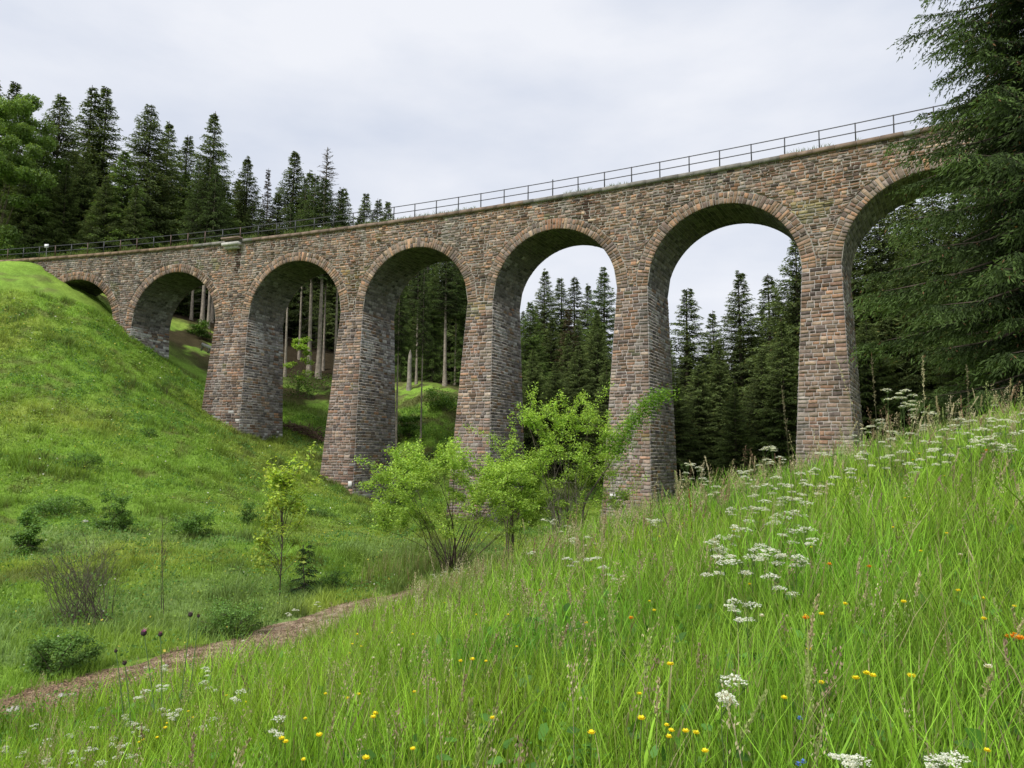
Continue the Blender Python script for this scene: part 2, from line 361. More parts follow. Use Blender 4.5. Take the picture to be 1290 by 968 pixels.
# --- walls of the spandrels: mortar body + stones
def extr(s, z):
    """True inside the extrados of any arch"""
    for k, a in ac.items():
        if z > ZS-.3 and (s-a)**2+max(0, z-ZS)**2 < (AR+RT)**2: return k
    return 0
def spandrel(back):
    m = MB(); fm = near_face(back)
    zs = courses(ZS, -.30, .15, .27)
    for z0, z1 in zip(zs[:-1], zs[1:]):
        xs = cuts(SL, SR, .20, .60, rng.uniform(.1, .5))
        for x0, x1 in zip(xs[:-1], xs[1:]):
            j = lambda: rng.uniform(-.042, .042)
            q = np.array([(x0+j(), z0+j()), (x1+j(), z0+j()), (x1+j(), z1+j()), (x0+j(), z1+j())])
            ins = [extr(*p) for p in q]
            if all(ins): continue
            sub = [q]
            if (x1-x0) > .5 and rng.rand() < .25:
                zm = (z0+z1)/2; sub = [np.array([q[0], q[1], (q[1]+q[2])/2, (q[0]+q[3])/2]), np.array([(q[0]+q[3])/2, (q[1]+q[2])/2, q[2], q[3]])]
            for qq in sub:
                bad = False
                for t in range(4):
                    k = extr(*qq[t])
                    if k:
                        v = qq[t]-np.array([ac[k], ZS]); v[1] = max(v[1], 0); r = np.linalg.norm(v); qq[t] = np.array([ac[k], ZS])+v/r*(AR+RT+.01)
                a = .5*abs(np.dot(qq[:, 0], np.roll(qq[:, 1], 1))-np.dot(qq[:, 1], np.roll(qq[:, 0], 1)))
                if a < .012: continue
                sx = qq[:, 0].mean(); zz = qq[:, 1].mean()
                # piers below springing need no spandrel; keep between the rings
                c = pick(PAL)
                w = fbm(np.array([sx*.35]), np.array([zz*.5]))[0]
                c = c*(.75+.5*w)
                if sx < -52: c = c*.62+np.array([.16,.145,.135])*.38
                g = (fbm(np.array([sx*.2+7]), np.array([zz*.4]))[0]-.5)
                c = c*(1+np.array([.10, -.05, -.18])*max(0, g)*2)
                for st in (-49.3, -15.6):
                    if abs(sx-st) < .28 and -3.2 < zz < -.5: c = np.array([.10, .06, .045])
                    if st < -40 and abs(sx-st) < .7 and -6 < zz < -.6: c = c*.75
                c = weather(c, sx, zz)
                if zz > -.75 and rng.rand() < .5: c = c*.72
                stone(m, qq, fm, rng.uniform(.025, .07), c)
    if back: flipf(m)
    return m
spandrel(False).build('wall', M_stone, via); spandrel(True).build('wall', M_stone, via)

# mortar body of the spandrel, cut by the arches (a strip mesh following the extrados circle)
def core():
    m = MB(); mc = np.array((.33, .305, .27))
    bounds = [SL]+[v for k in sorted(ac) for v in (ac[k]-AR, ac[k]+AR)]+[SR]
    S = np.unique(np.concatenate([np.linspace(a, b, 2+int((b-a)/.25)) for a, b in zip(bounds[:-1], bounds[1:]) if b > a]))
    def low(s):
        for a in ac.values():
            if abs(s-a) < AR-1e-6: return ZS+math.sqrt(max(0, (AR+.02)**2-(s-a)**2))
        return ZS
    for nn, flip in ((-.004, 0), (-WD+.004, 1)):
        top = vmap(S, np.full(len(S), nn), np.full(len(S), -.3)); bot = vmap(S, np.full(len(S), nn), np.array([low(s) for s in S]))
        V = np.stack([bot, top], 1).reshape(-1, 3); a = np.arange(len(S)-1)*2
        f = np.stack([a, a+2, a+3, a+1], 1); m.add(V, f[:, ::-1] if flip else f, mc)
    return m
core().build('wall_core', M_mortar, via)

# --- arches: ring of voussoirs on both faces + vault lining
for k in sorted(ac):
    a = ac[k]; m = MB()
    for back in (False, True):
        fm0 = near_face(back); mm = MB()
        fm = lambda r, th, l: fm0(a+np.cos(th)*r, ZS+np.sin(th)*r, l)
        n = 74; ths = np.linspace(math.pi, 0, n+1)+np.r_[0, rng.uniform(-.012, .012, n-1), 0]
        for t0, t1 in zip(ths[:-1], ths[1:]):
            rs = [AR-.02, AR+RT] if rng.rand() < .2 else [AR-.02, AR+RT*rng.uniform(.4, .6), AR+RT*rng.uniform(.93, 1.05)]
            c = pick(PALv)
            for r0, r1 in zip(rs[:-1], rs[1:]):
                if rng.rand() < .5: c = pick(PALv)
                if k <= 2: cc = c*.8
                else: cc = c
                j = lambda: rng.uniform(-.02, .02)
                thm = (t0+t1)/2; cc = cc*rng.uniform(.72, 1.2)
                if rng.rand() < .45: cc = pick(PAL)
                if k == 5 and abs(thm-math.pi/2) < .12: cc = np.array([.30, .17, .11])*rng.uniform(.7, 1.3)
                q = np.array([(r0, t0), (r1+j(), t0), (r1+j(), t1), (r0, t1)])
                # stone() works in metres: scale angles
                qs = q*np.array([1, AR+.4]); stone(mm, qs, lambda A, B, l: fm(A, B/(AR+.4), l), rng.uniform(.03, .075), cc)
        if back: flipf(mm)
        mm.build('arch_ring', M_stone, via)
    # vault: barrel stones
    m = MB()
    ths = courses(0, math.pi*AR, .22, .3)
    def vf(d, l_arc, l): th = l_arc/AR; return vmap(a+np.cos(th)*(AR-l+.0), -d, ZS+np.sin(th)*(AR-l))
    for t0, t1 in zip(ths[:-1], ths[1:]):
        xs = cuts(.03, WD-.03, .35, .8, rng.uniform(.1, .4))
        for x0, x1 in zip(xs[:-1], xs[1:]):
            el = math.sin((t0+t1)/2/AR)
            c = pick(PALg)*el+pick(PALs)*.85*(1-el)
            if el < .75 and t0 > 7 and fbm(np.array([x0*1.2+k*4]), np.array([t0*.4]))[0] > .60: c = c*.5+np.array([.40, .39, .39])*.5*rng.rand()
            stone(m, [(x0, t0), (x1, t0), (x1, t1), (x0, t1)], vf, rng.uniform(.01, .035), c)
    th = np.linspace(0, math.pi, 41)
    V = np.stack([vmap(a+np.cos(th)*(AR+.004), -.02, ZS+np.sin(th)*(AR+.004)), vmap(a+np.cos(th)*(AR+.004), -WD+.02, ZS+np.sin(th)*(AR+.004))], 1).reshape(-1, 3)
    q = np.arange(40)*2; m.add(V, np.stack([q, q+1, q+3, q+2], 1), (.17, .165, .15))
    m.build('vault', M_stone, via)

# --- piers
for k in sorted(pc):
    s0 = pc[k]; hw = pw[k]/2; m = MB()
    b = vmap(s0, 0, 0); zb = min(g1(*vmap(s0+ds, dn, 0)[:2]) for ds in (-2, 0, 2) for dn in (1.5, -2.4, -5.5))-H-.6
    zb = max(zb, -26)
    side = lambda z: hw+T1*(ZS-z); face = lambda z: T2*(ZS-z)+.03; bk = lambda z: WD+.0*T2*(ZS-z)+.03
    zs = courses(zb, ZS, .19, .29)
    low = 'low1' if k == 1 else ('low2' if k in (2, 3) else '')
    gzs = {}
    for i_, (z0, z1) in enumerate(zip(zs[:-1], zs[1:])):
        zm = (z0+z1)/2
        # near and far faces
        for back in (False, True):
            mm = MB()
            u = cuts(-1, 1, .28/side(zm), .75/side(zm), None)
            f = (lambda A, B, l: vmap(s0+A*side(B), face(B)+l, B)) if not back else (lambda A, B, l: vmap(s0+A*side(B), -bk(B)-l, B))
            for x0, x1 in zip(u[:-1], u[1:]):
                jj = rng.uniform(-.02, .02, 4)
                q = np.array([(x0*side(zm), z0+jj[0]), (x1*side(zm), z0+jj[1]), (x1*side(zm), z1+jj[2]), (x0*side(zm), z1+jj[3])])
                w = fbm(np.array([s0+x0*2]), np.array([zm*.3]))[0]
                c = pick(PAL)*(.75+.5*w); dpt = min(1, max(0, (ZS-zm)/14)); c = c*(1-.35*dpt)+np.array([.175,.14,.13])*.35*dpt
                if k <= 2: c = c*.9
                if zm+H < g1(*vmap(s0, 1.5, 0)[:2])+2.6*fbm(np.array([x0*3+k*9]), np.array([zm*.7]))[0]: c = lime(0, 0, c, low)
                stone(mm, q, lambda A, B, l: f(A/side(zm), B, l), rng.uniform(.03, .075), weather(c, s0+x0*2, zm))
            if back: flipf(mm)
            m.v += mm.v; m.f += [fx_+m.n for fx_ in mm.f]; m.c += mm.c; m.n += mm.n
        # two sides
        for sg in (1, -1):
            mm = MB(); u = cuts(-face(zm), bk(zm), .3, .8, .25 if i_ % 2 else .5)
            for x0, x1 in zip(u[:-1], u[1:]):
                jj = rng.uniform(-.02, .02, 4)
                q = [(x0, z0+jj[0]), (x1, z0+jj[1]), (x1, z1+jj[2]), (x0, z1+jj[3])]
                c = pick(PALs) if rng.rand() < .75 else pick(PAL)*.85
                c = c*(.75+.5*fbm(np.array([x0*.6+k*5]), np.array([zm*.4]))[0])
                wl = fbm(np.array([x0*.8+k*3.1]), np.array([zm*.35+k]))[0]*max(0, 1-abs(zm-ZS+2.5)/7)
                if rng.rand() < (wl-.30)*2.2: c = c*.4+np.array([.47, .46, .47])*.6
                P = vmap(s0+sg*side(zm), -(x0+x1)/2, 0)
                if k <= 3 and zm+H < g1(P[0], P[1])+(4.6 if k == 1 else 1.0)*fbm(np.array([x0*1.3+k*9]), np.array([zm*.5+4]))[0]: c = lime(0, 0, c, 'low1' if k == 1 or rng.rand() < .5 else 'low2')
                stone(mm, q, lambda A, B, l: vmap(s0+sg*(side(B)+l), -A, B), rng.uniform(.02, .055), c)
            if sg < 0: flipf(mm)
            m.v += mm.v; m.f += [fx_+m.n for fx_ in mm.f]; m.c += mm.c; m.n += mm.n
    # mortar core of the pier
    cs = []
    for z in (zb, ZS+.0):
        e = side(z)-.004
        for ss, nn in ((-e, face(z)-.004), (e, face(z)-.004), (e, -bk(z)+.004), (-e, -bk(z)+.004)): cs.append(vmap(s0+ss, nn, z))
    m.add(np.array(cs), [[0,1,5,4],[1,2,6,5],[2,3,7,6],[3,0,4,7],[4,5,6,7]], (.35, .325, .295))
    m.build('pier', M_stone, via)

# --- cornice, deck, corbel
m = MB(); m2 = MB(); xs = cuts(SL, SR, .8, 1.3)
for x0, x1 in zip(xs[:-1], xs[1:]):
    red = fbm(np.array([x0*.12+2]), np.array([3.3]))[0]
    c = np.array([.27, .20, .155]) if red > .5 else np.array([.27, .255, .23])
    if x0 < -58: c = np.array([.27, .19, .13])
    c = c*rng.uniform(.75, 1.15); o = rng.uniform(-.012, .012)
    box(m, (x0+.008, -.55, -.30), (x1-.008, .17+o, -.02+o), c*.78, lambda V: vmap(V[:, 0], V[:, 1], V[:, 2]))
    box(m2, (x0+.012, -WD-.2, -.36), (x1-.012, -WD+.5, -.02), c, lambda V: vmap(V[:, 0], V[:, 1], V[:, 2]))
m.build('cornice', M_conc, via); m2.build('cornice', M_conc, via)
m = MB(); s = np.linspace(SL, SR, 110)
V = np.stack([vmap(s, -.5, -.08), vmap(s, -WD+.45, -.08)], 1).reshape(-1, 3); q = np.arange(109)*2
m.add(V, np.stack([q, q+2, q+3, q+1], 1), (.12, .13, .06)); m.build('deck', M_mortar, via)
cb = MB(); sp = pc[2]-.1
mp = lambda V: vmap(V[:, 0], V[:, 1], V[:, 2])
box(cb, (sp-.95, -.1, -.62), (sp+.95, .62, -.34), (.46, .45, .42), mp); box(cb, (sp-.75, -.1, -.90), (sp+.75, .42, -.622), (.40, .385, .36), mp)
cb.build('corbel', M_conc, via)
box(cb2 := MB(), (sp-1.0, -.5, -.015), (sp+1.0, .66, .14), (.22, .16, .13), mp); cb2.build('refuge_slab', M_conc, via)
# survey plates near the foot of two piers
def plate(px, py, k, w, h):
    zz = unproj(px, py, vmap(pc[k], 1.6, 0)[1])[1]-H; f = T2*(ZS-zz)+.12
    xs_ = np.linspace(pc[k]-2.5, pc[k]+2.5, 200); P = vmap(xs_, f, zz); u = proj(P[:, 0], P[:, 1], P[:, 2])[0]; ss = xs_[np.argmin(abs(u-px))]
    b = MB(); box(b, (ss-w/2, f, zz-h/2), (ss+w/2, f+.03, zz+h/2), (.62, .61, .58), mp); b.build('plate', M_conc, via)
plate(772, 627, 5, .42, .34); plate(441, 612, 3, .36, .5)
# railing
rail = D.objects.new('railing', None); col.objects.link(rail); rail.parent = via
dark = (.035, .036, .04); sp_ = 2.05
post_s = []
sref = -.0
xs_ = np.linspace(-3, 6, 400); P = vmap(xs_, .0, 0); sref = xs_[np.argmin(abs(proj(P[:, 0], P[:, 1], P[:, 2])[0]-1078))]
s = sref
while s > SL: s -= sp_
s += sp_
while s < SR: post_s.append(s); s += sp_
for s in post_s:
    b = MB(); tall = .12 if abs(proj(*vmap(s, 0, 0))[0]-700) < 17 else 0
    cc = dark if s > -48 else ((.09, .05, .035) if rng.rand() < .5 else dark)
    dx = rng.uniform(-.02, .02)
    box(b, (s-.035, .0, -.03), (s+.035, .05, 1.16+tall), cc, lambda V: vmap(V[:, 0]+(V[:, 2] > .5)*dx, V[:, 1], V[:, 2])); b.build('post', M_metal, rail)
for z in (.58, 1.14):
    b = MB(); ss = np.linspace(SL, SR, 160)
    for (n0, n1, z0, z1) in ((-.028, -.002, z-.03, z+.03),):
        cs = [vmap(ss, n0, z0), vmap(ss, n1, z0), vmap(ss, n1, z1), vmap(ss, n0, z1)]
        V = np.stack(cs, 1).reshape(-1, 3); q = np.arange(159)*4
        for e in range(4): b.add(V, np.stack([q+e, q+(e+1) % 4, q+4+(e+1) % 4, q+4+e], 1), dark)
    b.build('rail', M_metal, rail)

# ------------------------------------------------------------------ spruces
def unit(v): return v/(np.linalg.norm(v, axis=-1, keepdims=True)+1e-9)
def spruce_meshes(seed, h=25., base=.06, rad=3.6, col_in=(.018,.036,.014), col_out=(.055,.10,.03), fine=1.0, bare=0.0, droop=.5, sweep=1.0, needle=.085, power=.8, gap=.0, barkc=(.115, .095, .078)):
    r = R0(seed); cr = MB(); tr = MB()
    tp = np.array([(math.sin(z*3+seed)*.06, math.cos(z*2.3+seed)*.06, z*h) for z in np.linspace(0, 1, 14)]); tp[:, :2] -= tp[0, :2]
    tube(tr, tp, np.linspace(h*.0105, .02, 14)*np.r_[1.5, 1.12, np.ones(12)], barkc, 8)
    z = base*h; br = []
    while z < h*.985:
        f = z/h; g = (f-base)/(1-base)
        L = rad*1.12*((1-g)**power*.45+(1-g)**1.15*.55)*(.35+.65*min(1, g*6+.35))*(1 if g < .9 else 1)
        nb = r.randint(4, 7) if f > .15 else r.randint(3, 6); a0 = r.rand()*6.28
        for q in range(nb):
            if r.rand() < gap: continue
            br.append((z+r.uniform(-.3, .3), a0+q*6.283/nb+r.uniform(-.4, .4), max(.18, L*r.uniform(.62, 1.18)), g))
        z += (.42-.2*g)/fine**.35*r.uniform(.7, 1.2)
    A = []; 
    for (z, az, L, g) in br:
        up = .9*g**2.2-.18; dr = droop*(1-g)*L*.35
        n = max(3, int(L/(.20/fine)));
        t = (np.arange(n)+.6)/n
        d = np.array([math.cos(az), math.sin(az), 0.]); sd = np.array([-math.sin(az), math.cos(az), 0.])
        curve = lambda t: np.outer(t*L, d)+np.outer(up*t*L-dr*(t**1.2)+dr*.75*t**3, [0, 0, 1])+[0, 0, z]
        P = curve(t)
        if fine > 1.2 or L > 1.2: tube(tr, curve(np.linspace(0, .9, 4)), np.linspace(.012*L+.006, .006, 4), (.09, .072, .058), 3)
        bright = r.uniform(.65, 1.25)
        for sgn in (-1, 1, 0):
            m = n if sgn else max(2, n//2)
            tt = t if sgn else t[-m:]; PP = P if sgn else P[-m:]
            ln = (np.minimum(.34*L*(1-tt*.75)*(.45+tt), .85)+.14)*r.uniform(.6, 1.3, m)
            if not sgn: ln = ln*.7
            ang = r.uniform(.6, 1.0, m); hang = -r.uniform(.1, .55, m)*(1-.7*g)
            dirv = unit(np.outer(np.cos(ang), d)+np.outer(np.sin(ang)*sgn, sd)+np.outer(hang, [0, 0, 1]))
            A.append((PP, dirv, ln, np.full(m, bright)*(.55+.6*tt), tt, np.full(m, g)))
    P = np.concatenate([a[0] for a in A]); dv = np.concatenate([a[1] for a in A]); ln = np.concatenate([a[2] for a in A]); bri = np.concatenate([a[3] for a in A]); tt = np.concatenate([a[4] for a in A])
    # every twig: sub-sprays along it
    ks = 4 if fine < 1.2 else 9
    PS = []; DS = []; LS = []; BS = []; TS = []
    for kk in range(ks):
        u = (kk+r.rand(len(P))*.8)/ks
        b = P+dv*(ln*u)[:, None]; b[:, 2] -= ln*u*u*.35
        q = unit(dv+r.normal(0, .45, dv.shape)+np.array([0, 0, -.22 if fine < 1.2 else -.5]))
        PS.append(b); DS.append(q); LS.append(ln*(.30 if fine < 1.2 else .13)*r.uniform(.7, 1.3, len(P))+needle*1.3); BS.append(bri*(.8+.35*u)); TS.append(tt*.5+u*.5)
    P = np.concatenate(PS); q = np.concatenate(DS); l = np.concatenate(LS); b = np.concatenate(BS); tt = np.concatenate(TS)
    nrm = unit(np.cross(q, r.normal(0, 1, q.shape))); wd = needle*r.uniform(.6, 1.2, len(P))
    V = np.stack([P, P+q*(l*.35)[:, None]+nrm*wd[:, None]*.5, P+q*l[:, None], P+q*(l*.35)[:, None]-nrm*wd[:, None]*.5], 1)
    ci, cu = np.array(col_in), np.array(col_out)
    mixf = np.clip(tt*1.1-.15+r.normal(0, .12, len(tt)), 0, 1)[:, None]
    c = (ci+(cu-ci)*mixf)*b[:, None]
    if fine > 2.2: c[r.rand(len(c)) < .012] = (.17, .09, .045)
    else: c[r.rand(len(c)) < .02] *= [1.3, .8, .7]
    cc = np.repeat(c, 4, 0)
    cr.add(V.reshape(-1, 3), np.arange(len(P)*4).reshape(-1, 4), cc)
    # dead lower twigs on a bare bole
    if bare:
        for _ in range(int(bare)):
            zz = r.uniform(.06, base)*h; az = r.rand()*6.28; L = r.uniform(.4, 1.5); d = np.array([math.cos(az), math.sin(az), r.uniform(-.35, .05)])
            tube(tr, np.array([[0, 0, zz]])+np.outer([0, .5, 1], d*L)+np.array([[0,0,0],[0,0,.02],[0,0,-.1]])*L, [.02, .013, .005], (.13, .12, .105), 3)
    return tr, cr
class Proto: pass
def make_tree_proto(tr, cr, name, tmat=None, cmat=None, h=25.):
    p = Proto(); o = tr.build('trunk', tmat or M_bark); p.trunk = o.data; D.objects.remove(o)
    o = cr.build('crown', cmat or M_needle); p.crown = o.data; D.objects.remove(o); p.h = h; p.name = name; return p
def plant_tree(p, x, y, hgt, label, group=None, wid=1.0, rz=None, cat='tree', sink=.15, lean=(0, 0), partnames=('trunk', 'crown'), z=None):
    t = thing(p.name, label, cat, (x, y, (g1(x, y) if z is None else z)-sink), rng.rand()*6.28 if rz is None else rz, group)
    k = hgt/p.h; t.scale = (k*wid, k*wid, k); t.rotation_euler[0], t.rotation_euler[1] = lean
    for nme, me in zip(partnames, (p.trunk, p.crown)):
        if me is None: continue
        o = D.objects.new(nme, me); col.objects.link(o); o.parent = t
    return t
G_ = dict(col_in=(.04,.064,.022), col_out=(.175,.235,.075))
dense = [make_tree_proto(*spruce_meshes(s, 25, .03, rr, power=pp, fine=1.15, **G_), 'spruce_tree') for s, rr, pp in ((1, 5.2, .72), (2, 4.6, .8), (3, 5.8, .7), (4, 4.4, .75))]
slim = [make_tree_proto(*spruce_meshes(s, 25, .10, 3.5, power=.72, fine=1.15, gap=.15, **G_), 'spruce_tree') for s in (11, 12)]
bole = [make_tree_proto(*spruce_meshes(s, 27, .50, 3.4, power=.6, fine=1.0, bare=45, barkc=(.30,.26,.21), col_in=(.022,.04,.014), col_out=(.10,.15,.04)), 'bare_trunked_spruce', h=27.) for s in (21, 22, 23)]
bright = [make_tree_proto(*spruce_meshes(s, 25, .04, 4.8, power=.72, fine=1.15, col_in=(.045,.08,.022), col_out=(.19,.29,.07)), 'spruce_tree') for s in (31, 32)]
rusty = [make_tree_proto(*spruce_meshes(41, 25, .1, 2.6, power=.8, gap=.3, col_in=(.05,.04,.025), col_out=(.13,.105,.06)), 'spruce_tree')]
# leafless tree
def dead_tree_meshes(seed, h=20., rad=1.6, base=.25):
    r = R0(seed); tr = MB(); cr = MB()
    tube(tr, np.array([(0.05*math.sin(z*5), .04*math.cos(z*4), z*h) for z in np.linspace(0, 1, 12)]), np.linspace(.17, .015, 12), (.17, .155, .135), 6)
    z = base*h
    while z < h*.99:
        g = (z/h-base)/(1-base)
        for q in range(r.randint(5, 9)):
            az = r.rand()*6.28; L = rad*(1-g)**.7*r.uniform(.5, 1.1)+.15; d = np.array([math.cos(az), math.sin(az), r.uniform(-.05, .35)])
            tube(cr, np.array([[0, 0, z]])+np.outer([0, .5, 1], d*L), [.03, .02, .01], (.17, .15, .13), 3)
            for _ in range(int(L*7)):
                t = r.uniform(.2, 1); dd = unit(d+r.normal(0, .7, 3)); tube(cr, np.array([[0, 0, z]])+d*L*t+np.outer([0, 1], dd*L*.3*r.uniform(.4, 1)), [.02, .01], (.17, .15, .13), 3)
        z += r.uniform(.18, .34)
    return tr, cr
dead = make_tree_proto(*dead_tree_meshes(5), 'dead_spruce', cmat=M_bark, h=20.)

def tree_at(p, px, toppy, Y, label, group=None, wid=1.0, cat='tree'):
    X, zt = unproj(px, toppy, Y); z0 = g1(X, Y)
    return plant_tree(p, X, Y, max(4, zt-z0+.15), label, group, wid, cat=cat)
GS = 'spruces on the skyline left of and behind the viaduct'
sky = [(dense[1], -6, 98, 92, 1.1, 'dark spruce cut off by the left edge behind the round leafy tree'), (slim[0], 20, 104, 96, 1.2, 'pointed dark spruce just above the leafy tree at the left edge'),
 (dense[0], 78, 118, 92, 1.1, 'broad dark spruce immediately right of the leafy tree'), (slim[1], 118, 108, 99, 1.15, 'left half of the twin-tipped pair of tallest skyline spruces'),
 (slim[0], 134, 110, 100, 1.2, 'right half of the twin-tipped pair of tallest skyline spruces'), (dense[2], 190, 131, 97, 1.05, 'wide dark spruce between the twin-tipped pair and the tall pointed one'),
 (dense[1], 214, 152, 104, 1.0, 'dark spruce leaning on the right flank of the wide skyline spruce'), (slim[1], 238, 170, 108, 1.2, 'shorter slim spruce just left of the tall pointed skyline spruce'),
 (dense[1], 270, 140, 101, 1.0, 'tall pointed spruce standing clear of its neighbours above the second arch'), (dense[3], 312, 198, 108, 1.1, 'dark spruce above the stone corbel, right of the tall pointed one'),
 (dense[3], 372, 190, 108, 1.15, 'bushy dark spruce immediately left of the grey leafless tree'), (dense[1], 391, 214, 112, 1.0, 'lower spruce pressed between the bushy one and the grey leafless tree'),
 (slim[1], 434, 236, 112, 1.1, 'small spruce first to the right of the grey leafless tree'), (slim[0], 461, 244, 116, 1.2, 'left one of the last three small spruces above the deck'),
 (slim[1], 477, 250, 117, 1.1, 'middle one of the last three small spruces above the deck'), (slim[0], 489, 254, 118, 1.1, 'rightmost small spruce where the forest sinks behind the deck'),
 (bright[0], 158, 190, 89, 1.25, 'light green bushy spruce standing in front of the twin-tipped pair'), (dense[2], 52, 170, 87, .9, 'dark shaded spruce filling the gap beside the leafy tree'),
 (bright[1], 235, 215, 99, 1.0, 'yellowish green spruce rising behind the railing left of the corbel'), (dense[0], 108, 190, 90, 1.0, 'low dark spruce before the broad one, behind the bank'),
 (bright[0], 285, 235, 101, 1.1, 'light green spruce directly behind the stone corbel'), (dense[0], 200, 220, 98, 1.0, 'dark green spruce close behind the railing over the second arch')]
sky += [(dense[(k*3) % 4], px, py, Y+(11 if px > 200 else 0), .95, lb) for k, (px, py, Y, lb) in enumerate([(28, 235, 86, 'low spruce half hidden by the round leafy tree'), (85, 205, 87, 'low spruce behind the first arch railing, darkest of its row'), (135, 222, 86.5, 'low spruce in the front row above the first arch'),
    (172, 232, 87, 'low spruce in the front row between the first two arches'), (232, 248, 88, 'low spruce in the front row just right of the second arch'), (262, 238, 90, 'low spruce in the front row left of the corbel'),
    (318, 255, 93, 'low spruce in the front row right of the corbel'), (350, 240, 96, 'low spruce in front of the brownish thinning one'), (380, 250, 97, 'low spruce in front of the bushy skyline one'), (428, 262, 100, 'lowest spruce peeking over the railing near the leafless tree'), (455, 268, 102, 'low spruce before the last small skyline three'), (300, 225, 100, 'dark spruce between the tall pointed one and the corbel')])]
for p, px, py, Y, w, lb in sky: tree_at(p, px, py, Y, lb, GS, w*1.28)
tree_at(rusty[0], 338, 212, 106, 'sparse brownish spruce with thinning crown behind the deck', None, 1.0)
tree_at(dead, 413, 185, 107, 'tall grey leafless tree rising above the railing', None, 1.7)
GB = 'spruces seen through the arches'
arch_t = [(dense[1], 687, 338, 92, 1.0, 'tallest dark spruce at the left of the middle arch opening'), (slim[0], 706, 350, 95, 1.2, 'second pointed spruce from the left in the middle arch opening'),
 (slim[1], 724, 348, 96, 1.2, 'dark spruce tip at the centre of the middle arch opening'), (dense[1], 741, 356, 90, .8, 'slender dark spruce beside the pale green tree in the middle arch'),
 (bright[1], 760, 336, 84, .9, 'pale green feathery conifer at the right of the middle arch opening'), (bright[0], 668, 380, 76, 1.0, 'fresh green spruce hugging the fourth pier'),
 (rusty[0], 716, 388, 78, 1.3, 'brownish green spruce in the middle of the middle arch'), (dense[3], 695, 400, 80, 1.1, 'full spruce low in the middle arch behind the shrubs'), (dense[0], 752, 395, 76, .9, 'full green spruce against the left side of the fifth pier'),
 (slim[0], 866, 364, 74, 1.45, 'slender pointed spruce alone at the left of the widest arch opening'), (dense[1], 897, 391, 78, 1.0, 'shorter dark spruce between the slender one and the tall one'),
 (dense[3], 932, 341, 73, 1.1, 'tall dark spruce at the centre of the widest arch opening'), (slim[1], 968, 345, 76, 1.3, 'thin topped spruce right of centre in the widest arch'),
 (dense[0], 1003, 296, 66, 1.0, 'largest spruce of the widest arch, partly behind the sixth pier'), (dense[2], 880, 455, 66, 1.0, 'low broad spruce in front of the slender one in the widest arch'), (dense[0], 960, 440, 62, 1.1, 'low broad spruce left of the sixth pier in shadow'),
 (dense[2], 1105, 252, 58, .95, 'dark spruce right behind the sixth pier in the last arch'), (dense[1], 1146, 246, 64, 1.0, 'dark spruce showing sky around its tip in the last arch'), (dense[0], 1205, 240, 60, 1.0, 'dark spruce far back behind the big near spruce'),
 (dense[2], 1072, 275, 60, 1.1, 'shaded spruce hidden partly by the sixth pier'), (dense[3], 1128, 226, 61, 1.0, 'tall dark spruce crown just under the last arch vault'), (dense[2], 1172, 226, 63, 1.0, 'tall dark spruce between the sky gap and the big near spruce'), (dense[0], 1260, 215, 56, 1.1, 'dark spruce at the right edge under the viaduct')]
arch_t += [(bright[1], 508, 318, 86, .6, 'green spruce filling the left of the fourth arch behind the trunks'), (bright[0], 547, 312, 87, .6, 'green spruce at the back of the fourth arch behind the thickest trunk'), (bright[1], 590, 305, 86, .6, 'green spruce half hidden by the fourth pier'), (dense[0], 535, 325, 90, .6, 'dark narrow spruce among the trunks of the fourth arch')]
for p, px, py, Y, w, lb in arch_t: tree_at(p, px, py, Y, lb, GB, w*(1.36 if px > 640 else 1))
# the tall bare-trunked ones
GT = 'bare straight trunks behind the left arches'
def bole_at(px, basepy, Y, ht, label, k=0, w=1.0):
    X, z = unproj(px, basepy, Y); plant_tree(bole[k % 3], X, Y, ht, label, GT, w, sink=.25)
for n_, (px, Y, ht, w, lb) in enumerate([(236, 92, 22, 1.0, 'leftmost bare trunk in the second arch opening'), (250, 91, 23, 1.4, 'thickest bare trunk in the second arch opening'), (258, 90, 22, 1.0, 'bare trunk closest to the second pier in the second arch'),
    (375, 93, 25, .8, 'thin dark trunk at the left of the third arch opening'), (388, 88, 26, 1.3, 'pale trunk left of the leaning pair in the third arch'), (400, 87.5, 26, 1.5, 'thickest pale trunk in the third arch opening'), (406, 91, 24, .8, 'thin trunk just right of the thickest one in the third arch'), (421, 90, 25, 1.0, 'dark trunk hugging the third pier in the third arch'), (358, 84, 22, .9, 'mossy trunk against the second pier in the third arch'),
    (524, 84, 18, 1.0, 'tall pale trunk left of centre in the fourth arch'), (560, 84, 18, 1.6, 'thickest pale trunk in the fourth arch opening'), (573, 87, 18, .9, 'dark trunk right of the thickest one in the fourth arch'), (536, 90, 18, .8, 'dark thin trunk at the back of the fourth arch'), (583, 88, 18, .9, 'trunk nearest the fourth pier in the fourth arch'),
    (500, 70.5, 20, .75, 'thin trunk rising from the green slope beside the third pier'), (531, 71, 19, .6, 'thin trunk standing on the green slope in the fourth arch')]):
    bole_at(px, 500, Y, ht, lb, n_, w*.78)
# broken snag
m = MB(); tube(m, [(0,0,0),(.05,0,1.5),(.02,.03,3.3),(.08,0,4.3),(.1,0,4.9)], [.34,.26,.22,.2,.03], (.30,.27,.23), 8)
X, z = unproj(515, 490, 82); o = m.build('snag', M_bark); o.location = (X, 82, g1(X, 82)-.2); tag(o, 'pale broken tree stump standing tall in the fourth arch', 'stump')
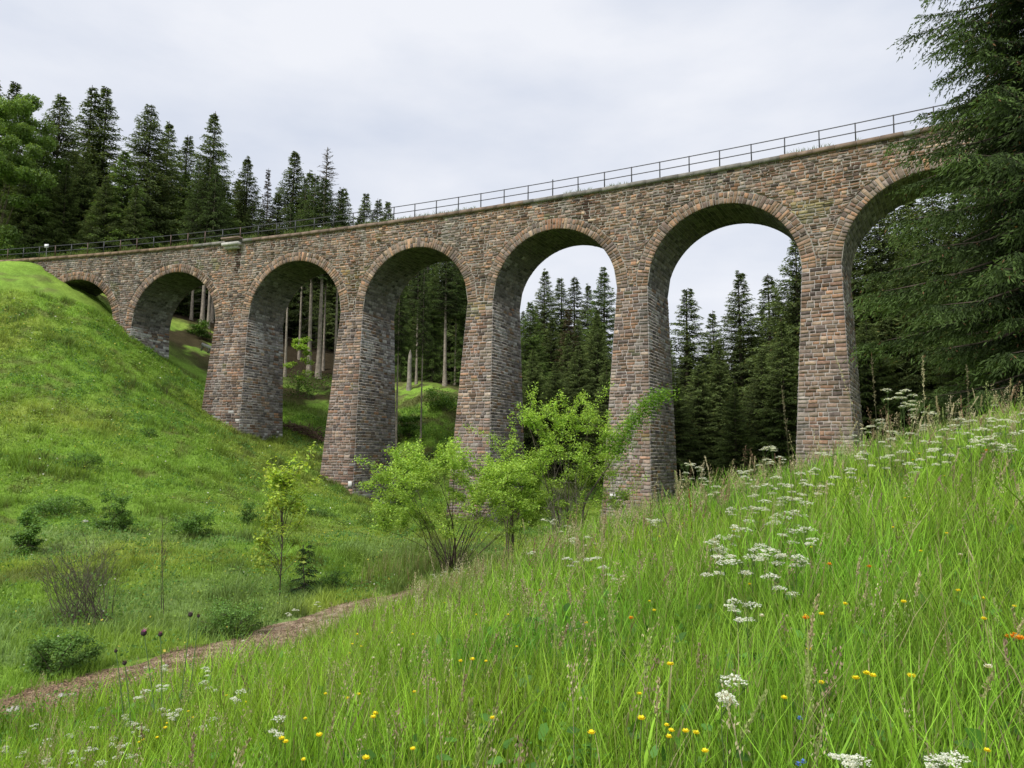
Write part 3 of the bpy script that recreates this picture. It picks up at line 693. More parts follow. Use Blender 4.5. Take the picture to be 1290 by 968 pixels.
# forest fill, kept under the skyline of the photograph
SK = np.array([(-300,120),(0,125),(60,150),(130,135),(190,165),(240,200),(270,190),(310,225),(345,245),(400,240),(440,262),(495,285),(600,300),(660,375),(700,372),(780,375),(830,420),(868,410),(905,420),(940,380),(985,350),(1010,330),(1070,300),(1290,260),(1700,200)])
cnt = 0; placed = []
tries = 0
while cnt < 150 and tries < 4000:
    tries += 1
    Y = rng.uniform(84, 150); ppx = rng.uniform(-120, 1400); X = unproj(ppx, 400, Y)[0]
    if ppx > 640: Y = rng.uniform(74, 125); X = unproj(ppx, 400, Y)[0]
    if X < -44 and Y < 98: continue
    if 195 < ppx < 620 and Y < 95: continue
    if any((X-a)**2+(Y-b)**2 < 9 for a, b in placed): continue
    z0 = g1(X, Y); top = np.interp(ppx, SK[:, 0], SK[:, 1])+rng.uniform(6, 60)
    zt = unproj(ppx, top, Y)[1]; ht = min(zt-z0, rng.uniform(20, 30))
    if ht < 7: continue
    placed.append((X, Y)); cnt += 1
    left = ppx < 620
    p = (bole[rng.randint(3)] if rng.rand() < .55 and left and ht > 15 else dense[rng.randint(4)])
    plant_tree(p, X, Y, ht, 'dark spruce among many in the dense forest behind the left arches' if left else 'dark spruce among many in the dense forest behind the right arches',
               'forest spruces behind the left arches' if left else 'forest spruces behind the right arches', rng.uniform(.85, 1.15))
for px, py, Y in [(672, 440, 71), (700, 455, 69), (730, 430, 72), (765, 450, 70), (850, 470, 64), (905, 430, 66), (925, 480, 60), (985, 400, 60), (1090, 400, 54), (1120, 370, 56), (1160, 340, 55), (1220, 330, 50)]:
    tree_at(dense[int(px) % 4], px, py, Y, 'low full dark spruce at the forest edge behind the right arches', 'low spruces at the forest edge behind the right arches', 1.35)
for px, py, Y in [(505, 300, 103), (530, 300, 100), (552, 298, 106), (575, 296, 101), (594, 294, 107), (615, 300, 103), (395, 318, 108), (425, 312, 105), (365, 330, 110)]:
    tree_at(dense[int(px) % 4], px, py, Y, 'shaded dark spruce deep in the wood behind the third and fourth arches', 'shaded spruces deep in the wood behind the third and fourth arches', 1.5)
# big near spruce
big = make_tree_proto(*spruce_meshes(77, 27, .035, 4.6, power=.62, fine=2.3, needle=.042, droop=.75, col_in=(.012,.024,.010), col_out=(.088,.140,.036)), 'large_spruce', h=27.)
X, _ = unproj(1335, 500, 19.5); plant_tree(big, X, 19.5, 27, 'very large near spruce with drooping branches filling the right edge', None, .93, rz=.4)
X, _ = unproj(1300, 500, 28.0); plant_tree(big, X, 28.0, 20, 'smaller spruce in the shade behind the very large near one', None, 1.0, rz=2.2)

# ------------------------------------------------------------------ broadleaf plants
def broadleaf(seed, h, w, stems=5, nleaf=6000, leaf=.07, col1=(.10,.22,.03), col2=(.20,.36,.05), low=.25, lean=None, shoots=0, clumps=26, stemc=(.11,.09,.07), sr=.03, shape='round', spread=.35):
    r = R0(seed); st = MB(); cr = MB()
    cen = []
    for k in range(clumps):
        a = r.rand()*6.28; rr = math.sqrt(r.rand())*w/2
        zz = h*(low+(1-low)*r.rand()**.8)
        lim = {'round': math.sqrt(max(.05, 1-((zz/h-(low+.45*(1-low)))/(.62))**2)), 'cone': 1.15-(zz/h), 'flat': 1.0-.35*(zz/h)}[shape]
        cen.append([math.cos(a)*rr*lim, math.sin(a)*rr*lim, zz])
    cen = np.array(cen)
    if lean is not None: cen[:, :2] += np.outer(cen[:, 2]/h, lean)
    if shape == 'cone': tube(st, [(0,0,-.05),(.02,.01,h*.4),(-.02,0,h*.9)], [sr, sr*.7, .008], stemc, 6)
    for k, c in enumerate(cen):
        if clumps > 40 and k % 3 and shape != 'cone': continue
        b0 = np.array([0, 0, c[2]*.55]) if shape == 'cone' else r.normal(0, .06*stems**.5, 3)*np.array([1, 1, 0]); mid = (c+b0)*.5+np.array([0, 0, h*.04])+r.normal(0, .06*w, 3)*[1, 1, .3]; mid[:2] *= .75
        t = np.linspace(0, 1, 7)[:, None]; P = (1-t)**2*b0+2*t*(1-t)*mid+t*t*c
        tube(st, P, np.linspace(sr*(.35 if shape == 'cone' else (1.0 if k % max(1, clumps//stems) == 0 else .35)), .006, 7), stemc, 4)
    n = nleaf; pk = r.randint(len(cen), size=n); rc = spread*w/math.sqrt(clumps)*2.2
    off = unit(r.normal(0, 1, (n, 3)))*(r.rand(n, 1)**.45)*rc*np.array([1.1, 1.1, .6])*r.uniform(.7, 1.2, (len(cen), 1))[pk]
    P = cen[pk]+off
    inner = (np.linalg.norm(off/[1.1, 1.1, .6], axis=1)/rc)[:, None]
    if shoots:
        ns = int(n*.4); a = r.rand(shoots)*6.28; b0 = cen[r.randint(len(cen), size=shoots)]; dirs = unit(np.c_[np.cos(a)*.7, np.sin(a)*.7, r.uniform(.1, 1.1, shoots)])*(h*r.uniform(.18, .38, shoots))[:, None]
        q = r.randint(shoots, size=ns); u = r.rand(ns, 1); P[:ns] = b0[q]+dirs[q]*u+r.normal(0, .075, (ns, 3)); inner[:ns] = 1
        for k in range(shoots): tube(st, [b0[k], b0[k]+dirs[k]], [.010, .004], stemc, 3)
    P[:, 2] = np.maximum(P[:, 2], .05)
    # compound sprays: each point throws 3 leaves
    nrm = unit(r.normal(0, .55, (n, 3))+[0, 0, 1]); d = unit(np.cross(nrm, r.normal(0, 1, (n, 3)))); s = np.cross(nrm, d)
    l = leaf*r.uniform(.6, 1.3, n)[:, None]; wv = l*.27
    V = np.stack([P, P+d*l*.5+s*wv-[0, 0, .0], P+d*l-nrm*l*.2, P+d*l*.5-s*wv], 1)
    bri = r.uniform(.7, 1.2, (n, 1))*(.72+.4*np.clip((P[:, 2:3]/h), 0, 1))*r.uniform(.75, 1.2, (len(cen), 1))[pk]*(.5+.6*np.clip(inner, 0, 1))  # leaves darken toward clump centres: inner shade painted into the colour for depth
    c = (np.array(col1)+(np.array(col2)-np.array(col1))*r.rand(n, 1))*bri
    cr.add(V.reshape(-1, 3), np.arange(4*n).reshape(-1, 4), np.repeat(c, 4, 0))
    return st, cr
def shrub(px, basepy, hpx, wpx, label, name='shrub', cat='shrub', group=None, Y=None, hg=0, parts=('stems', 'foliage'), **kw):
    if Y is None: X, Y = on_ray(px, basepy, 0, 6)
    else: X = unproj(px, basepy, Y)[0]
    h = hpx/F*Y; w = wpx/F*Y; kw.setdefault('seed', int(px*7+basepy)); seed = kw.pop('seed')
    st, cr = broadleaf(seed, h, w, **kw)
    t = thing(name, label, cat, (X, Y, g1(X, Y)-.05), 0, group)
    st.build(parts[0], M_bark, t); cr.build(parts[1], M_leaf, t); return t
BG = dict(col1=(.23,.40,.06), col2=(.44,.62,.10))
# rowans in front of the middle piers
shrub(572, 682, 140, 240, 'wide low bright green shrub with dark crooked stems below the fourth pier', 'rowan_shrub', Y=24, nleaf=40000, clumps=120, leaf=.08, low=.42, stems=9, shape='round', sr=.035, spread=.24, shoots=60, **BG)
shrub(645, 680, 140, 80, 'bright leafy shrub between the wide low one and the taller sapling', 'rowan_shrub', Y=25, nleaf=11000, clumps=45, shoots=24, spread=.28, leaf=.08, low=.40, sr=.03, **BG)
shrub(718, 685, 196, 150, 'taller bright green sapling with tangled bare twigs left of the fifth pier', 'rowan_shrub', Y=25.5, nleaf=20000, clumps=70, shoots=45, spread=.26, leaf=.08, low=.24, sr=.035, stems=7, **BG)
# arching branch reaching right, a sapling of its own leaning out
r = R0(3); st, cr = MB(), MB()
X, Y = unproj(735, 690, 25)[0], 25.; pts = []
for q in np.linspace(0, 1, 14):
    xx, zz = unproj(735+100*q**1.1, 640-140*q**.75+10*math.sin(q*6), 25); pts.append((xx, 25-.6*q, zz))
g0 = g1(X, Y); pts = [(X-.2, 25.1, g0)]+pts; pts = np.array(pts)-[X, Y, g0]
tube(st, pts, np.linspace(.045, .008, len(pts)), (.13, .11, .09), 5)
n = 2600; k = r.uniform(6, len(pts)-1.01, n); ki = k.astype(int); P = pts[ki]*(1-(k-ki))[:, None]+pts[ki+1]*(k-ki)[:, None]+r.normal(0, .2, (n, 3))*[1.2, 1, .7]
nrm = unit(r.normal(0, .5, (n, 3))+[0, 0, 1]); d = unit(np.cross(nrm, r.normal(0, 1, (n, 3)))); s = np.cross(nrm, d); l = .10*r.uniform(.6, 1.3, n)[:, None]
cr.add(np.stack([P, P+d*l*.5+s*l*.27, P+d*l-nrm*l*.2, P+d*l*.5-s*l*.27], 1).reshape(-1, 3), np.arange(4*n).reshape(-1, 4), np.repeat((np.array([.14,.30,.04])+r.rand(n, 1)*[.1,.12,.01])*r.uniform(.7, 1.2, (n, 1)), 4, 0))
t = thing('rowan_sapling', 'leaning sapling whose arching leafy branch crosses the fifth pier', 'sapling', (X, Y, g0)); st.build('stems', M_bark, t); cr.build('foliage', M_leaf, t)
# bare twig tangle
def twiggy(px, basepy, hpx, wpx, label, seed, Y=None, n=70, colr=(.12,.10,.08), leaves=0, fan=1.0, rad=.008):
    r = R0(seed)
    if Y is None: X, Y = on_ray(px, basepy, 0, 6)
    else: X = unproj(px, basepy, Y)[0]
    h = hpx/F*Y; w = wpx/F*Y; st = MB(); ends = []
    for _ in range(n):
        a = r.rand()*6.28; rr = math.sqrt(r.rand())*w/2*fan; e = np.array([math.cos(a)*rr, math.sin(a)*rr, h*r.uniform(.55, 1)]); b0 = r.normal(0, .12*w, 3)*[1, 1, 0]
        t = np.linspace(0, 1, 6)[:, None]; P = b0*(1-t)+e*t+t*(1-t)*r.normal(0, .15, 3)*w; tube(st, P, np.linspace(rad, rad*.3, 6), colr, 3)
        for _ in range(5):
            q = r.uniform(.4, 1); p0 = b0*(1-q)+e*q; p1 = p0+unit(e+r.normal(0, .5, 3)*h)*h*.2; tube(st, [p0, p1], [rad*.5, rad*.2], colr, 3); ends.append(p1)
    t = thing('twiggy_bush', label, 'bush', (X, Y, g1(X, Y)-.03)); st.build('stems', M_bark, t)
    if leaves:
        ends = np.array(ends); k = r.randint(len(ends), size=leaves); P = ends[k]+r.normal(0, .08, (leaves, 3)); cr = MB()
        d = unit(r.normal(0, 1, (leaves, 3))); s = unit(np.cross(d, r.normal(0, 1, (leaves, 3)))); l = .04
        cr.add(np.stack([P, P+d*l*.5+s*l*.3, P+d*l, P+d*l*.5-s*l*.3], 1).reshape(-1, 3), np.arange(4*leaves).reshape(-1, 4), np.repeat(np.array([.12,.2,.05])*r.uniform(.7, 1.2, (leaves, 1)), 4, 0)); cr.build('foliage', M_leaf, t)
twiggy(106, 782, 95, 105, 'nearly leafless grey twiggy bush on the left valley floor', 8, n=80, leaves=500)
twiggy(712, 690, 130, 60, 'tangle of grey bare twigs under the taller sapling', 9, Y=24.6, n=30, colr=(.22,.19,.16), rad=.012)
twiggy(200, 775, 130, 40, 'single thin leaning bare sapling beyond the thistles', 10, n=2, colr=(.08,.06,.05), fan=1, rad=.012)
# maple sapling and small spruce beside the path
shrub(352, 752, 152, 92, 'young yellow-green maple sapling beside the path', 'maple_sapling', cat='sapling', nleaf=2300, clumps=30, leaf=.12, low=.26, stems=2, sr=.02, shoots=16, shape='cone', parts=('trunk', 'crown'), col1=(.30,.48,.06), col2=(.52,.62,.09))
X, Y = on_ray(384, 752, 0, 8); small = make_tree_proto(*spruce_meshes(55, 2.0, .04, .62, fine=2.5, needle=.03, power=.8, col_in=(.02,.045,.018), col_out=(.06,.11,.035)), 'young_spruce', h=2.0)
plant_tree(small, X, Y, 1.45, 'knee-high dark young spruce right beside the maple sapling', sink=.03)
DG = dict(col1=(.10,.21,.045), col2=(.19,.33,.075), leaf=.10, low=.0)
for px, py, hp, wp, lb, nl in [(32, 700, 52, 34, 'dense dark round bush near the left edge of the valley floor', 2600), (143, 672, 52, 40, 'dark upright bush on the lower slope, right of the round one', 2600),
    (75, 648, 22, 75, 'long low dark bush stretched across the lower slope', 2600), (104, 592, 20, 60, 'low green bush higher on the grassy slope', 1800), (208, 498, 26, 40, 'broad-leaved plant patch on the slope left of the second pier', 1500),
    (240, 678, 32, 70, 'light green mounded bush at the toe of the slope', 2400), (313, 664, 30, 22, 'small dark bush behind the maple sapling', 1300), (185, 548, 10, 24, 'small tuft bush in the middle of the slope', 600),
    (75, 850, 46, 85, 'leafy dark green clump beside the path at lower left', 3600), (290, 800, 36, 90, 'low herbaceous clump on the far edge of the path', 3000), (420, 745, 24, 60, 'dark weeds behind the young spruce', 1500),
    (395, 652, 14, 60, 'low weeds at the foot of the third pier', 1200), (470, 662, 16, 60, 'green weeds right of the third pier foot', 1200)]:
    shrub(px, py, hp, wp, lb, 'bush', 'bush', nleaf=int(nl*1.7), shoots=22, clumps=36, stems=4, shape='flat', sr=.012, **dict(DG, leaf=.05 if py > 740 else .085))
shrub(375, 470, 70, 30, 'bright young leafy tree against the second pier in the third arch', 'leafy_sapling', cat='sapling', Y=80, nleaf=2500, clumps=18, leaf=.22, low=.2, **BG)
for px, py, wp, lb in [(395, 500, 80, 'fresh green undergrowth on the slope in the third arch'), (515, 560, 45, 'dark green bush low in the fourth arch'), (560, 520, 60, 'green undergrowth mound in the fourth arch'), (250, 428, 36, 'undergrowth under the trunks in the second arch')]:
    shrub(px, py, 26, wp, lb, 'undergrowth_bush', 'bush', Y={395: 80, 515: 72, 560: 77, 250: 84}[px], nleaf=2600, clumps=18, leaf=.2, low=.05, shape='flat', **dict(col1=(.07,.16,.025), col2=(.14,.26,.04)))
# round leafy tree at the far left
st, cr = broadleaf(61, 17, 15, stems=6, nleaf=90000, leaf=.26, low=.05, clumps=120, sr=.16, spread=.38, col1=(.14,.235,.06), col2=(.22,.33,.09))
X, Y = unproj(2, 300, 84)[0], 84; t = thing('broadleaf_tree', 'round bright green leafy tree at the left edge beside the spruces', 'tree', (X-1.5, Y, g1(X-1.5, Y)-.1)); st.build('trunk', M_bark, t); cr.build('crown', M_leaf, t)
t.scale = (1, 1, (unproj(8, 122, 84)[1]-g1(X, Y))/17)
shrub(60, 318, 46, 60, 'pale bluish green shrub behind the track left of the viaduct', 'shrub', Y=84, nleaf=5000, clumps=30, leaf=.2, col1=(.08,.15,.06), col2=(.14,.24,.09))
# brush heap
m = MB(); r = R0(12)
X, Y = unproj(385, 530, 71)[0], 71.
for _ in range(320):
    u = r.uniform(-1, 1); c = np.array([u*2.6, r.normal(0, .5), .15+max(0, (1-u*u))*.75*r.rand()]); d = unit(np.array([r.normal(0, 1), r.normal(0, .6), r.normal(0, .25)]))*r.uniform(.3, 1.1)
    tube(m, [c-d, c+d], [.03*r.uniform(.4, 1.3), .012], np.array([.15,.10,.07])*r.uniform(.6, 1.5), 3)
o = m.build('brush_heap', M_bark); o.location = (X, Y, g1(X, Y)); o.rotation_euler = (0, math.atan((g1(X-2, Y)-g1(X+2, Y))/4), -.1); tag(o, 'brown heap of cut dead branches between the second and third piers', 'brush heap')
# rocks
def rock(px, py, size, label, Y=None, c=(.42,.40,.37)):
    X, Yy = on_ray(px, py, 0, 4) if Y is None else (unproj(px, py, Y)[0], Y)
    r = R0(int(px)); import bmesh
    bm = bmesh.new(); bmesh.ops.create_icosphere(bm, subdivisions=2, radius=1)
    k = r.uniform(.7, 1.2, 3)*[1.2, 1, .6]; ph = r.rand(3)*6
    for v in bm.verts: q = 1+.18*math.sin(v.co.x*3+ph[0])*math.sin(v.co.y*4+ph[1])+.1*math.sin(v.co.z*5+ph[2]); v.co = (v.co.x*k[0]*size*q, v.co.y*k[1]*size*q, v.co.z*k[2]*size*q)
    V = np.array([v.co[:] for v in bm.verts]); Fc = np.array([[v.index for v in f.verts] for f in bm.faces]); bm.free()
    m = MB(); m.add(V, Fc, c); o = m.build('stone', M_rock); o.location = (X, Yy, g1(X, Yy)+size*.25); return tag(o, label, 'stone')
rock(78, 880, .085, 'palest fist-sized stone on the near left stretch of the path'); rock(18, 898, .09, 'flat grey stone on the path by the left edge'); rock(60, 878, .05, 'small pale stone just left of the palest one on the path')
rock(143, 404, .17, 'small white stone on the bank at the foot of the first pier', Y=67, c=(.7,.7,.66)); rock(107, 659, .14, 'small pale stone on the lower slope beside the upright bush')
for q in range(150):
    t = rng.uniform(.9, 4.6)**1.0; k = int(t); P = PATH[k]*(1-t+k)+PATH[k+1]*(t-k)+rng.normal(0, .3, 2); s_ = rng.uniform(.014, .05)
    px, py = proj(P[0], P[1], g1(*P)); 
    r = R0(q); m = MB(); V = unit(r.normal(0, 1, (14, 3)))*[1.2, 1, .6]*s_
    import bmesh
    bm = bmesh.new(); [bm.verts.new(v) for v in V]; bmesh.ops.convex_hull(bm, input=bm.verts); bm.verts.index_update(); bm.verts.ensure_lookup_table()
    V = np.array([v.co[:] for v in bm.verts]); Fc = np.array([[v.index for v in f.verts] for f in bm.faces if len(f.verts) == 3]); bm.free()
    m.add(V, Fc, np.array([.36,.31,.26])*r.uniform(.6, 1.3)); o = m.build('stone', M_rock); o.location = (P[0], P[1], g1(*P)+.035); tag(o, 'small gravel stone lying loose on the dirt path', 'stone', 'loose stones on the path')
# white crate-like slab and small sign
X = unproj(260, 437, 76)[0]; m = MB(); box(m, (-.55, -.25, .0), (.55, .25, .32), (.62, .62, .6)); box(m, (-.45, -.15, -.5), (-.3, .15, -.002), (.3, .28, .25)); box(m, (.3, -.15, -.5), (.45, .15, -.002), (.3, .28, .25))
o = m.build('stone_block', M_conc); o.location = (X, 76, unproj(260, 437, 76)[1]-.1); o.rotation_euler = (0, .35, .2); tag(o, 'tilted white block on the slope beside the second pier', 'block')
X, zz = unproj(59, 310, 74.5); t = thing('track_sign', 'small white square sign on a thin post beside the track', 'sign', (X, 74.5, g1(X, 74.5)))
hh = zz-g1(X, 74.5); m = MB(); tube(m, [(0, 0, -.2), (0, 0, max(.9, hh))], .03, (.2, .2, .2), 6); m.build('post', M_metal, t)
m = MB(); box(m, (-.22, -.045, max(.9, hh)-.2), (.22, -.032, max(.9, hh)+.18), (.75, .77, .8)); m.build('panel', M_conc, t)

# ------------------------------------------------------------------ grasses
def blades(x, y, h, w, colr, seg=3, bend=.5, zoff=0., seed=0, root=.55):
    r = R0(seed); n = len(x); z = gz(x, y)+zoff
    a = r.rand(n)*6.283; la = r.normal(0, .5, n)+.5     # wind leans them slightly right
    d = np.c_[np.cos(a), np.sin(a), np.zeros(n)]; ld = unit(np.c_[np.cos(la)*.3+r.normal(0, 1.1, n), r.normal(0, 1.1, n), np.zeros(n)])
    b = bend*r.uniform(.2, 1.3, n)*h; P = []; cc = []
    for k in range(seg+1):
        t = k/seg
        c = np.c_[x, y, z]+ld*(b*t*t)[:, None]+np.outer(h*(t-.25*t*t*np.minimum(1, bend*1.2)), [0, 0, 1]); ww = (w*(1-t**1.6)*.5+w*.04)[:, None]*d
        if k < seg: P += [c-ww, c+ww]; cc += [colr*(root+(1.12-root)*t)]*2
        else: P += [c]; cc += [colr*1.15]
    V = np.stack(P, 1); m = V.shape[1]; Cc = np.stack(cc, 1)
    base = np.arange(n)[:, None]*m
    quads = np.concatenate([base+np.array([2*k, 2*k+1, 2*k+3, 2*k+2]) for k in range(seg-1)]) if seg > 1 else None
    tri = base+np.array([2*seg-2, 2*seg-1, 2*seg])
    return V.reshape(-1, 3), quads, tri, Cc.reshape(-1, 3)
def add_blades(mb, *a, **k):
    V, q, t, c = blades(*a, **k); n0 = mb.n; mb.add(V, t, c)
    if q is not None: mb.f.append(q+n0)
def wedge(n, r0, r1, a0=-40, a1=40, seed=0):
    r = R0(seed); rr = np.sqrt(r.uniform(r0*r0, r1*r1, n)); a = np.radians(r.uniform(a0, a1, n)); return rr*np.sin(a), rr*np.cos(a)
def near_col(x, y, r):
    n = len(x); c = np.array([[.30, .54, .055]])*r.uniform(.4, 1.35, (n, 1))*(.6+.8*fbm(x*1.3+2, y*1.3))[:, None]
    c = c*(1+np.array([[.45, .12, .2]])*(fbm(x*.5, y*.5)-.45)[:, None]*2)
    k = r.rand(n)
    c[k < .10] = np.array([.24, .32, .06])*r.uniform(.7, 1.1, (int((k < .10).sum()), 1)); c[k > .93] = np.array([.46, .41, .22])*r.uniform(.5, 1.15, (int((k > .93).sum()), 1))
    return c
def meadow_mask(x, y):   # the tall meadow is on the camera's side of the path
    pd = path_dist(x, y); px = np.interp(y, PATH[:, 1], PATH[:, 0]); side = x > px
    return side, pd
gm = MB()
for q, (r0, r1, dens, seg, hm, wm) in enumerate([(1.7, 3.5, 2400, 4, .46, .008), (3.5, 6, 1800, 4, .48, .009), (6, 10, 1100, 3, .50, .012), (10, 16, 620, 3, .52, .017), (16, 26, 260, 2, .48, .024)]):
    n = int(dens*(r1*r1-r0*r0)*math.radians(40)); x, y = wedge(n, r0, r1, seed=100+q); side, pd = meadow_mask(x, y)
    r = R0(200+q); keep = side & (pd > 1.15+.75*fbm(x*1.2, y*1.2)); x, y = x[keep], y[keep]; pd = pd[keep]; n = len(x)
    patch = .55+.9*fbm(x*.7+9, y*.7)
    h = hm*np.clip(r.lognormal(-.12, .33, n), .3, 1.7)*patch*np.clip(.35+(pd-.7)/2.2, .35, 1)
    add_blades(gm, x, y, h, wm*r.uniform(.5, 1.4, n)*np.where(r.rand(n) < .06, 1.9, 1), near_col(x, y, r), seg=seg, bend=.36, seed=300+q, root=.42)  # natural darker root, deepened in blade colour to paint in light-dark contrast
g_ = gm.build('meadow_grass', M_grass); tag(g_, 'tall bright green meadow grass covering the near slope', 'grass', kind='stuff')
# low grass on valley floor and bank
gm = MB()
for q, (r0, r1, dens, hm, wm) in enumerate([(7, 16, 520, .16, .012), (16, 28, 300, .20, .018), (28, 45, 130, .20, .032), (45, 80, 95, .26, .05)]):
    n = int(dens*(r1*r1-r0*r0)*math.radians(40)); x, y = wedge(n, r0, r1, -40, 24, seed=400+q); side, pd = meadow_mask(x, y)
    r = R0(500+q); keep = ((~side) | (y > 24)) & (pd > .55+.8*fbm(x*1.5, y*1.5)) & ((y < 84) | (x > -5)) & (y < 90); x, y = x[keep], y[keep]; n = len(x)
    c = patch_col(x, y)*r.uniform(.7, 1.35, (n, 1)); tuft = .35+.9*fbm(x*.9, y*.9+20)+2.2*np.clip(fbm(x*.7+60, y*.7)-.60, 0, 1)*4; c = c*(1-.35*np.clip(fbm(x*.7+60, y*.7)-.60, 0, .12)[:, None]*8)
    fg = np.clip((y-80)/5, 0, 1)[:, None]; c = c*(1-fg*.5); c = c+(np.array([[.17, .135, .075]])-c)*litter(x, y)
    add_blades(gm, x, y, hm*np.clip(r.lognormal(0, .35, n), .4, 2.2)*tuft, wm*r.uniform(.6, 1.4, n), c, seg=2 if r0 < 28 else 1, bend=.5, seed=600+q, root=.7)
for k_ in pc:
    if k_ > 6: continue
    n = 1500; r = R0(900+k_); side_ = r.randint(0, 3, n); u = r.uniform(-1, 1, n); zb_ = 18; e = pw[k_]/2+T1*zb_
    ss = np.where(side_ == 0, u*e*1.1, np.where(side_ == 1, e, -e)+r.normal(.25, .25, n)*np.where(side_ == 1, 1, -1)); nn = np.where(side_ == 0, T2*zb_+r.normal(.15, .3, n), -1.6+u*3.8)
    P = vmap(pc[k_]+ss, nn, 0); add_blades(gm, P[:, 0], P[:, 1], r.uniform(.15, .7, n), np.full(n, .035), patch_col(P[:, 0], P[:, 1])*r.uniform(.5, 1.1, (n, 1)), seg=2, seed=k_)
# sparse tufts in the path
n = 12000; r = R0(77); x = r.uniform(-4.5, 5, n); y = r.uniform(14.5, 26, n); k = (path_dist(x, y) > 1.8) & (fbm(x*.9, y*.9+3) > .42) & (x > np.interp(y, PATH[:, 1], PATH[:, 0])-9*(y > 21)); x, y = x[k], y[k]; n = len(x)
wc = patch_col(x, y)*r.uniform(.6, 1.2, (n, 1)); q = r.rand(n) < .35; wc[q] = np.array([.42, .37, .20])*r.uniform(.6, 1.2, (int(q.sum()), 1))
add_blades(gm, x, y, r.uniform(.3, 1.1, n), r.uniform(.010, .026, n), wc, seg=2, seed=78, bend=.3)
n = 2600; t = rng.uniform(0, 6, n); k = t.astype(int); P = PATH[k]*(1-t+k)[:, None]+PATH[k+1]*(t-k)[:, None]+rng.normal(0, .5, (n, 2)); k = fbm(P[:, 0]*2, P[:, 1]*2) > .5; P = P[k]
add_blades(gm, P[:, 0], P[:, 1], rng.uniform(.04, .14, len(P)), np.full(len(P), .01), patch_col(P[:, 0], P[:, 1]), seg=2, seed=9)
tag(gm.build('short_grass', M_grass), 'short patchy green grass on the bank and valley floor', 'grass', kind='stuff')
# weeds along the deck edge
gm = MB(); r = R0(31); n = 14000; s = r.uniform(SL+.5, SR, n); k = fbm(s*.35, s*0+4) > np.where(s < -40, .34, .52); s = s[k]; nn = r.uniform(-1.0, .05, len(s)); P = vmap(s, nn, 0.)
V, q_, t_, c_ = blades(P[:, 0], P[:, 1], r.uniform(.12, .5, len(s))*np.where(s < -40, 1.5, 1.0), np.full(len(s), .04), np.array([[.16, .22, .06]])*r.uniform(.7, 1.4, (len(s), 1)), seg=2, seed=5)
zc = np.repeat(P[:, 2]-.06-gz(P[:, 0], P[:, 1]), 5); V[:, 2] += zc; gm.add(V, t_, c_); gm.f.append(q_)
tag(gm.build('deck_weeds', M_grass), 'wispy grass growing along the edge of the viaduct deck', 'grass', kind='stuff')
# broad herbs among the grass
gm = MB(); n = 90000; x, y = wedge(n, 1.6, 13, seed=71); r = R0(72); side, pd = meadow_mask(x, y); k = side & (pd > .5) & (fbm(x*1.1, y*1.1+8) > .42); x, y = x[k], y[k]; n = len(x)
z = gz(x, y)+r.uniform(.03, .44, n)*(.5+.5*fbm(x*2, y*2+9)); P = np.c_[x, y, z]; nrm = unit(r.normal(0, .6, (n, 3))+[0, -.2, 1]); d = unit(np.cross(nrm, r.normal(0, 1, (n, 3)))); s = np.cross(nrm, d); l = (r.uniform(.012, .034, n)*(1+.05*np.hypot(x, y)))[:, None]
gm.add(np.stack([P, P+d*l*.5+s*l*.4, P+d*l, P+d*l*.5-s*l*.4], 1).reshape(-1, 3), np.arange(4*n).reshape(-1, 4), np.repeat(np.array([[.11,.26,.035]])*r.uniform(.5, 1.6, (n, 1)), 4, 0))
n = 5200; x, y = wedge(n, 1.7, 11, seed=75); r = R0(76); side, pd = meadow_mask(x, y); k = side & (pd > .6) & (fbm(x*1.6+20, y*1.6) > .5); x, y = x[k], y[k]; n = len(x)
z = gz(x, y)+r.uniform(.04, .42, n); P = np.c_[x, y, z]; nrm = unit(r.normal(0, .7, (n, 3))+[0, -.5, .8]); d = unit(np.cross(nrm, r.normal(0, 1, (n, 3)))); s = np.cross(nrm, d); l = r.uniform(.05, .12, n)[:, None]
V = np.stack([P, P+d*l*.3+s*l*.26, P+d*l*.7+s*l*.2-nrm*l*.08, P+d*l-nrm*l*.22, P+d*l*.7-s*l*.2-nrm*l*.08, P+d*l*.3-s*l*.26], 1)
gm.add(V.reshape(-1, 3), np.arange(6*n).reshape(-1, 6), np.repeat(np.array([[.10,.24,.04]])*r.uniform(.5, 1.5, (n, 1)), 6, 0))
tag(gm.build('meadow_herbs', M_leaf), 'small dark leafy herbs between the meadow grass blades', 'herbs', kind='stuff')
gm = MB(); n = 260000; x, y = wedge(n, 10, 78, -40, 20, seed=73); r = R0(74); side, pd = meadow_mask(x, y); cl_ = fbm(x*.8+2, y*.8+33)
k = ((~side) | (y > 24)) & (pd > .8) & (cl_ > .47); x, y, cl_ = x[k], y[k], cl_[k]; n = len(x); dd_ = np.hypot(x, y)
z = gz(x, y)+r.uniform(.02, .30, n)*(.4+np.clip(cl_-.47, 0, .2)*6); P = np.c_[x, y, z]; nrm = unit(r.normal(0, .6, (n, 3))+[0, -.3, 1]); d = unit(np.cross(nrm, r.normal(0, 1, (n, 3)))); s = np.cross(nrm, d); l = (r.uniform(.03, .07, n)*(.6+dd_/35))[:, None]
hue = (fbm(x*.3+70, y*.3) > .5)[:, None]; c = np.where(hue, np.array([[.20,.31,.05]]), np.array([[.10,.22,.04]]))*r.uniform(.55, 1.45, (n, 1)); q = r.rand(n); c[q < .012] = (.7, .6, .1); c[q > .992] = (.7, .7, .6)
gm.add(np.stack([P, P+d*l*.5+s*l*.4, P+d*l, P+d*l*.5-s*l*.4], 1).reshape(-1, 3), np.arange(4*n).reshape(-1, 4), np.repeat(c, 4, 0))
tag(gm.build('valley_herbs', M_leaf), 'leafy weeds and herbs mixed through the valley floor grass', 'herbs', kind='stuff')
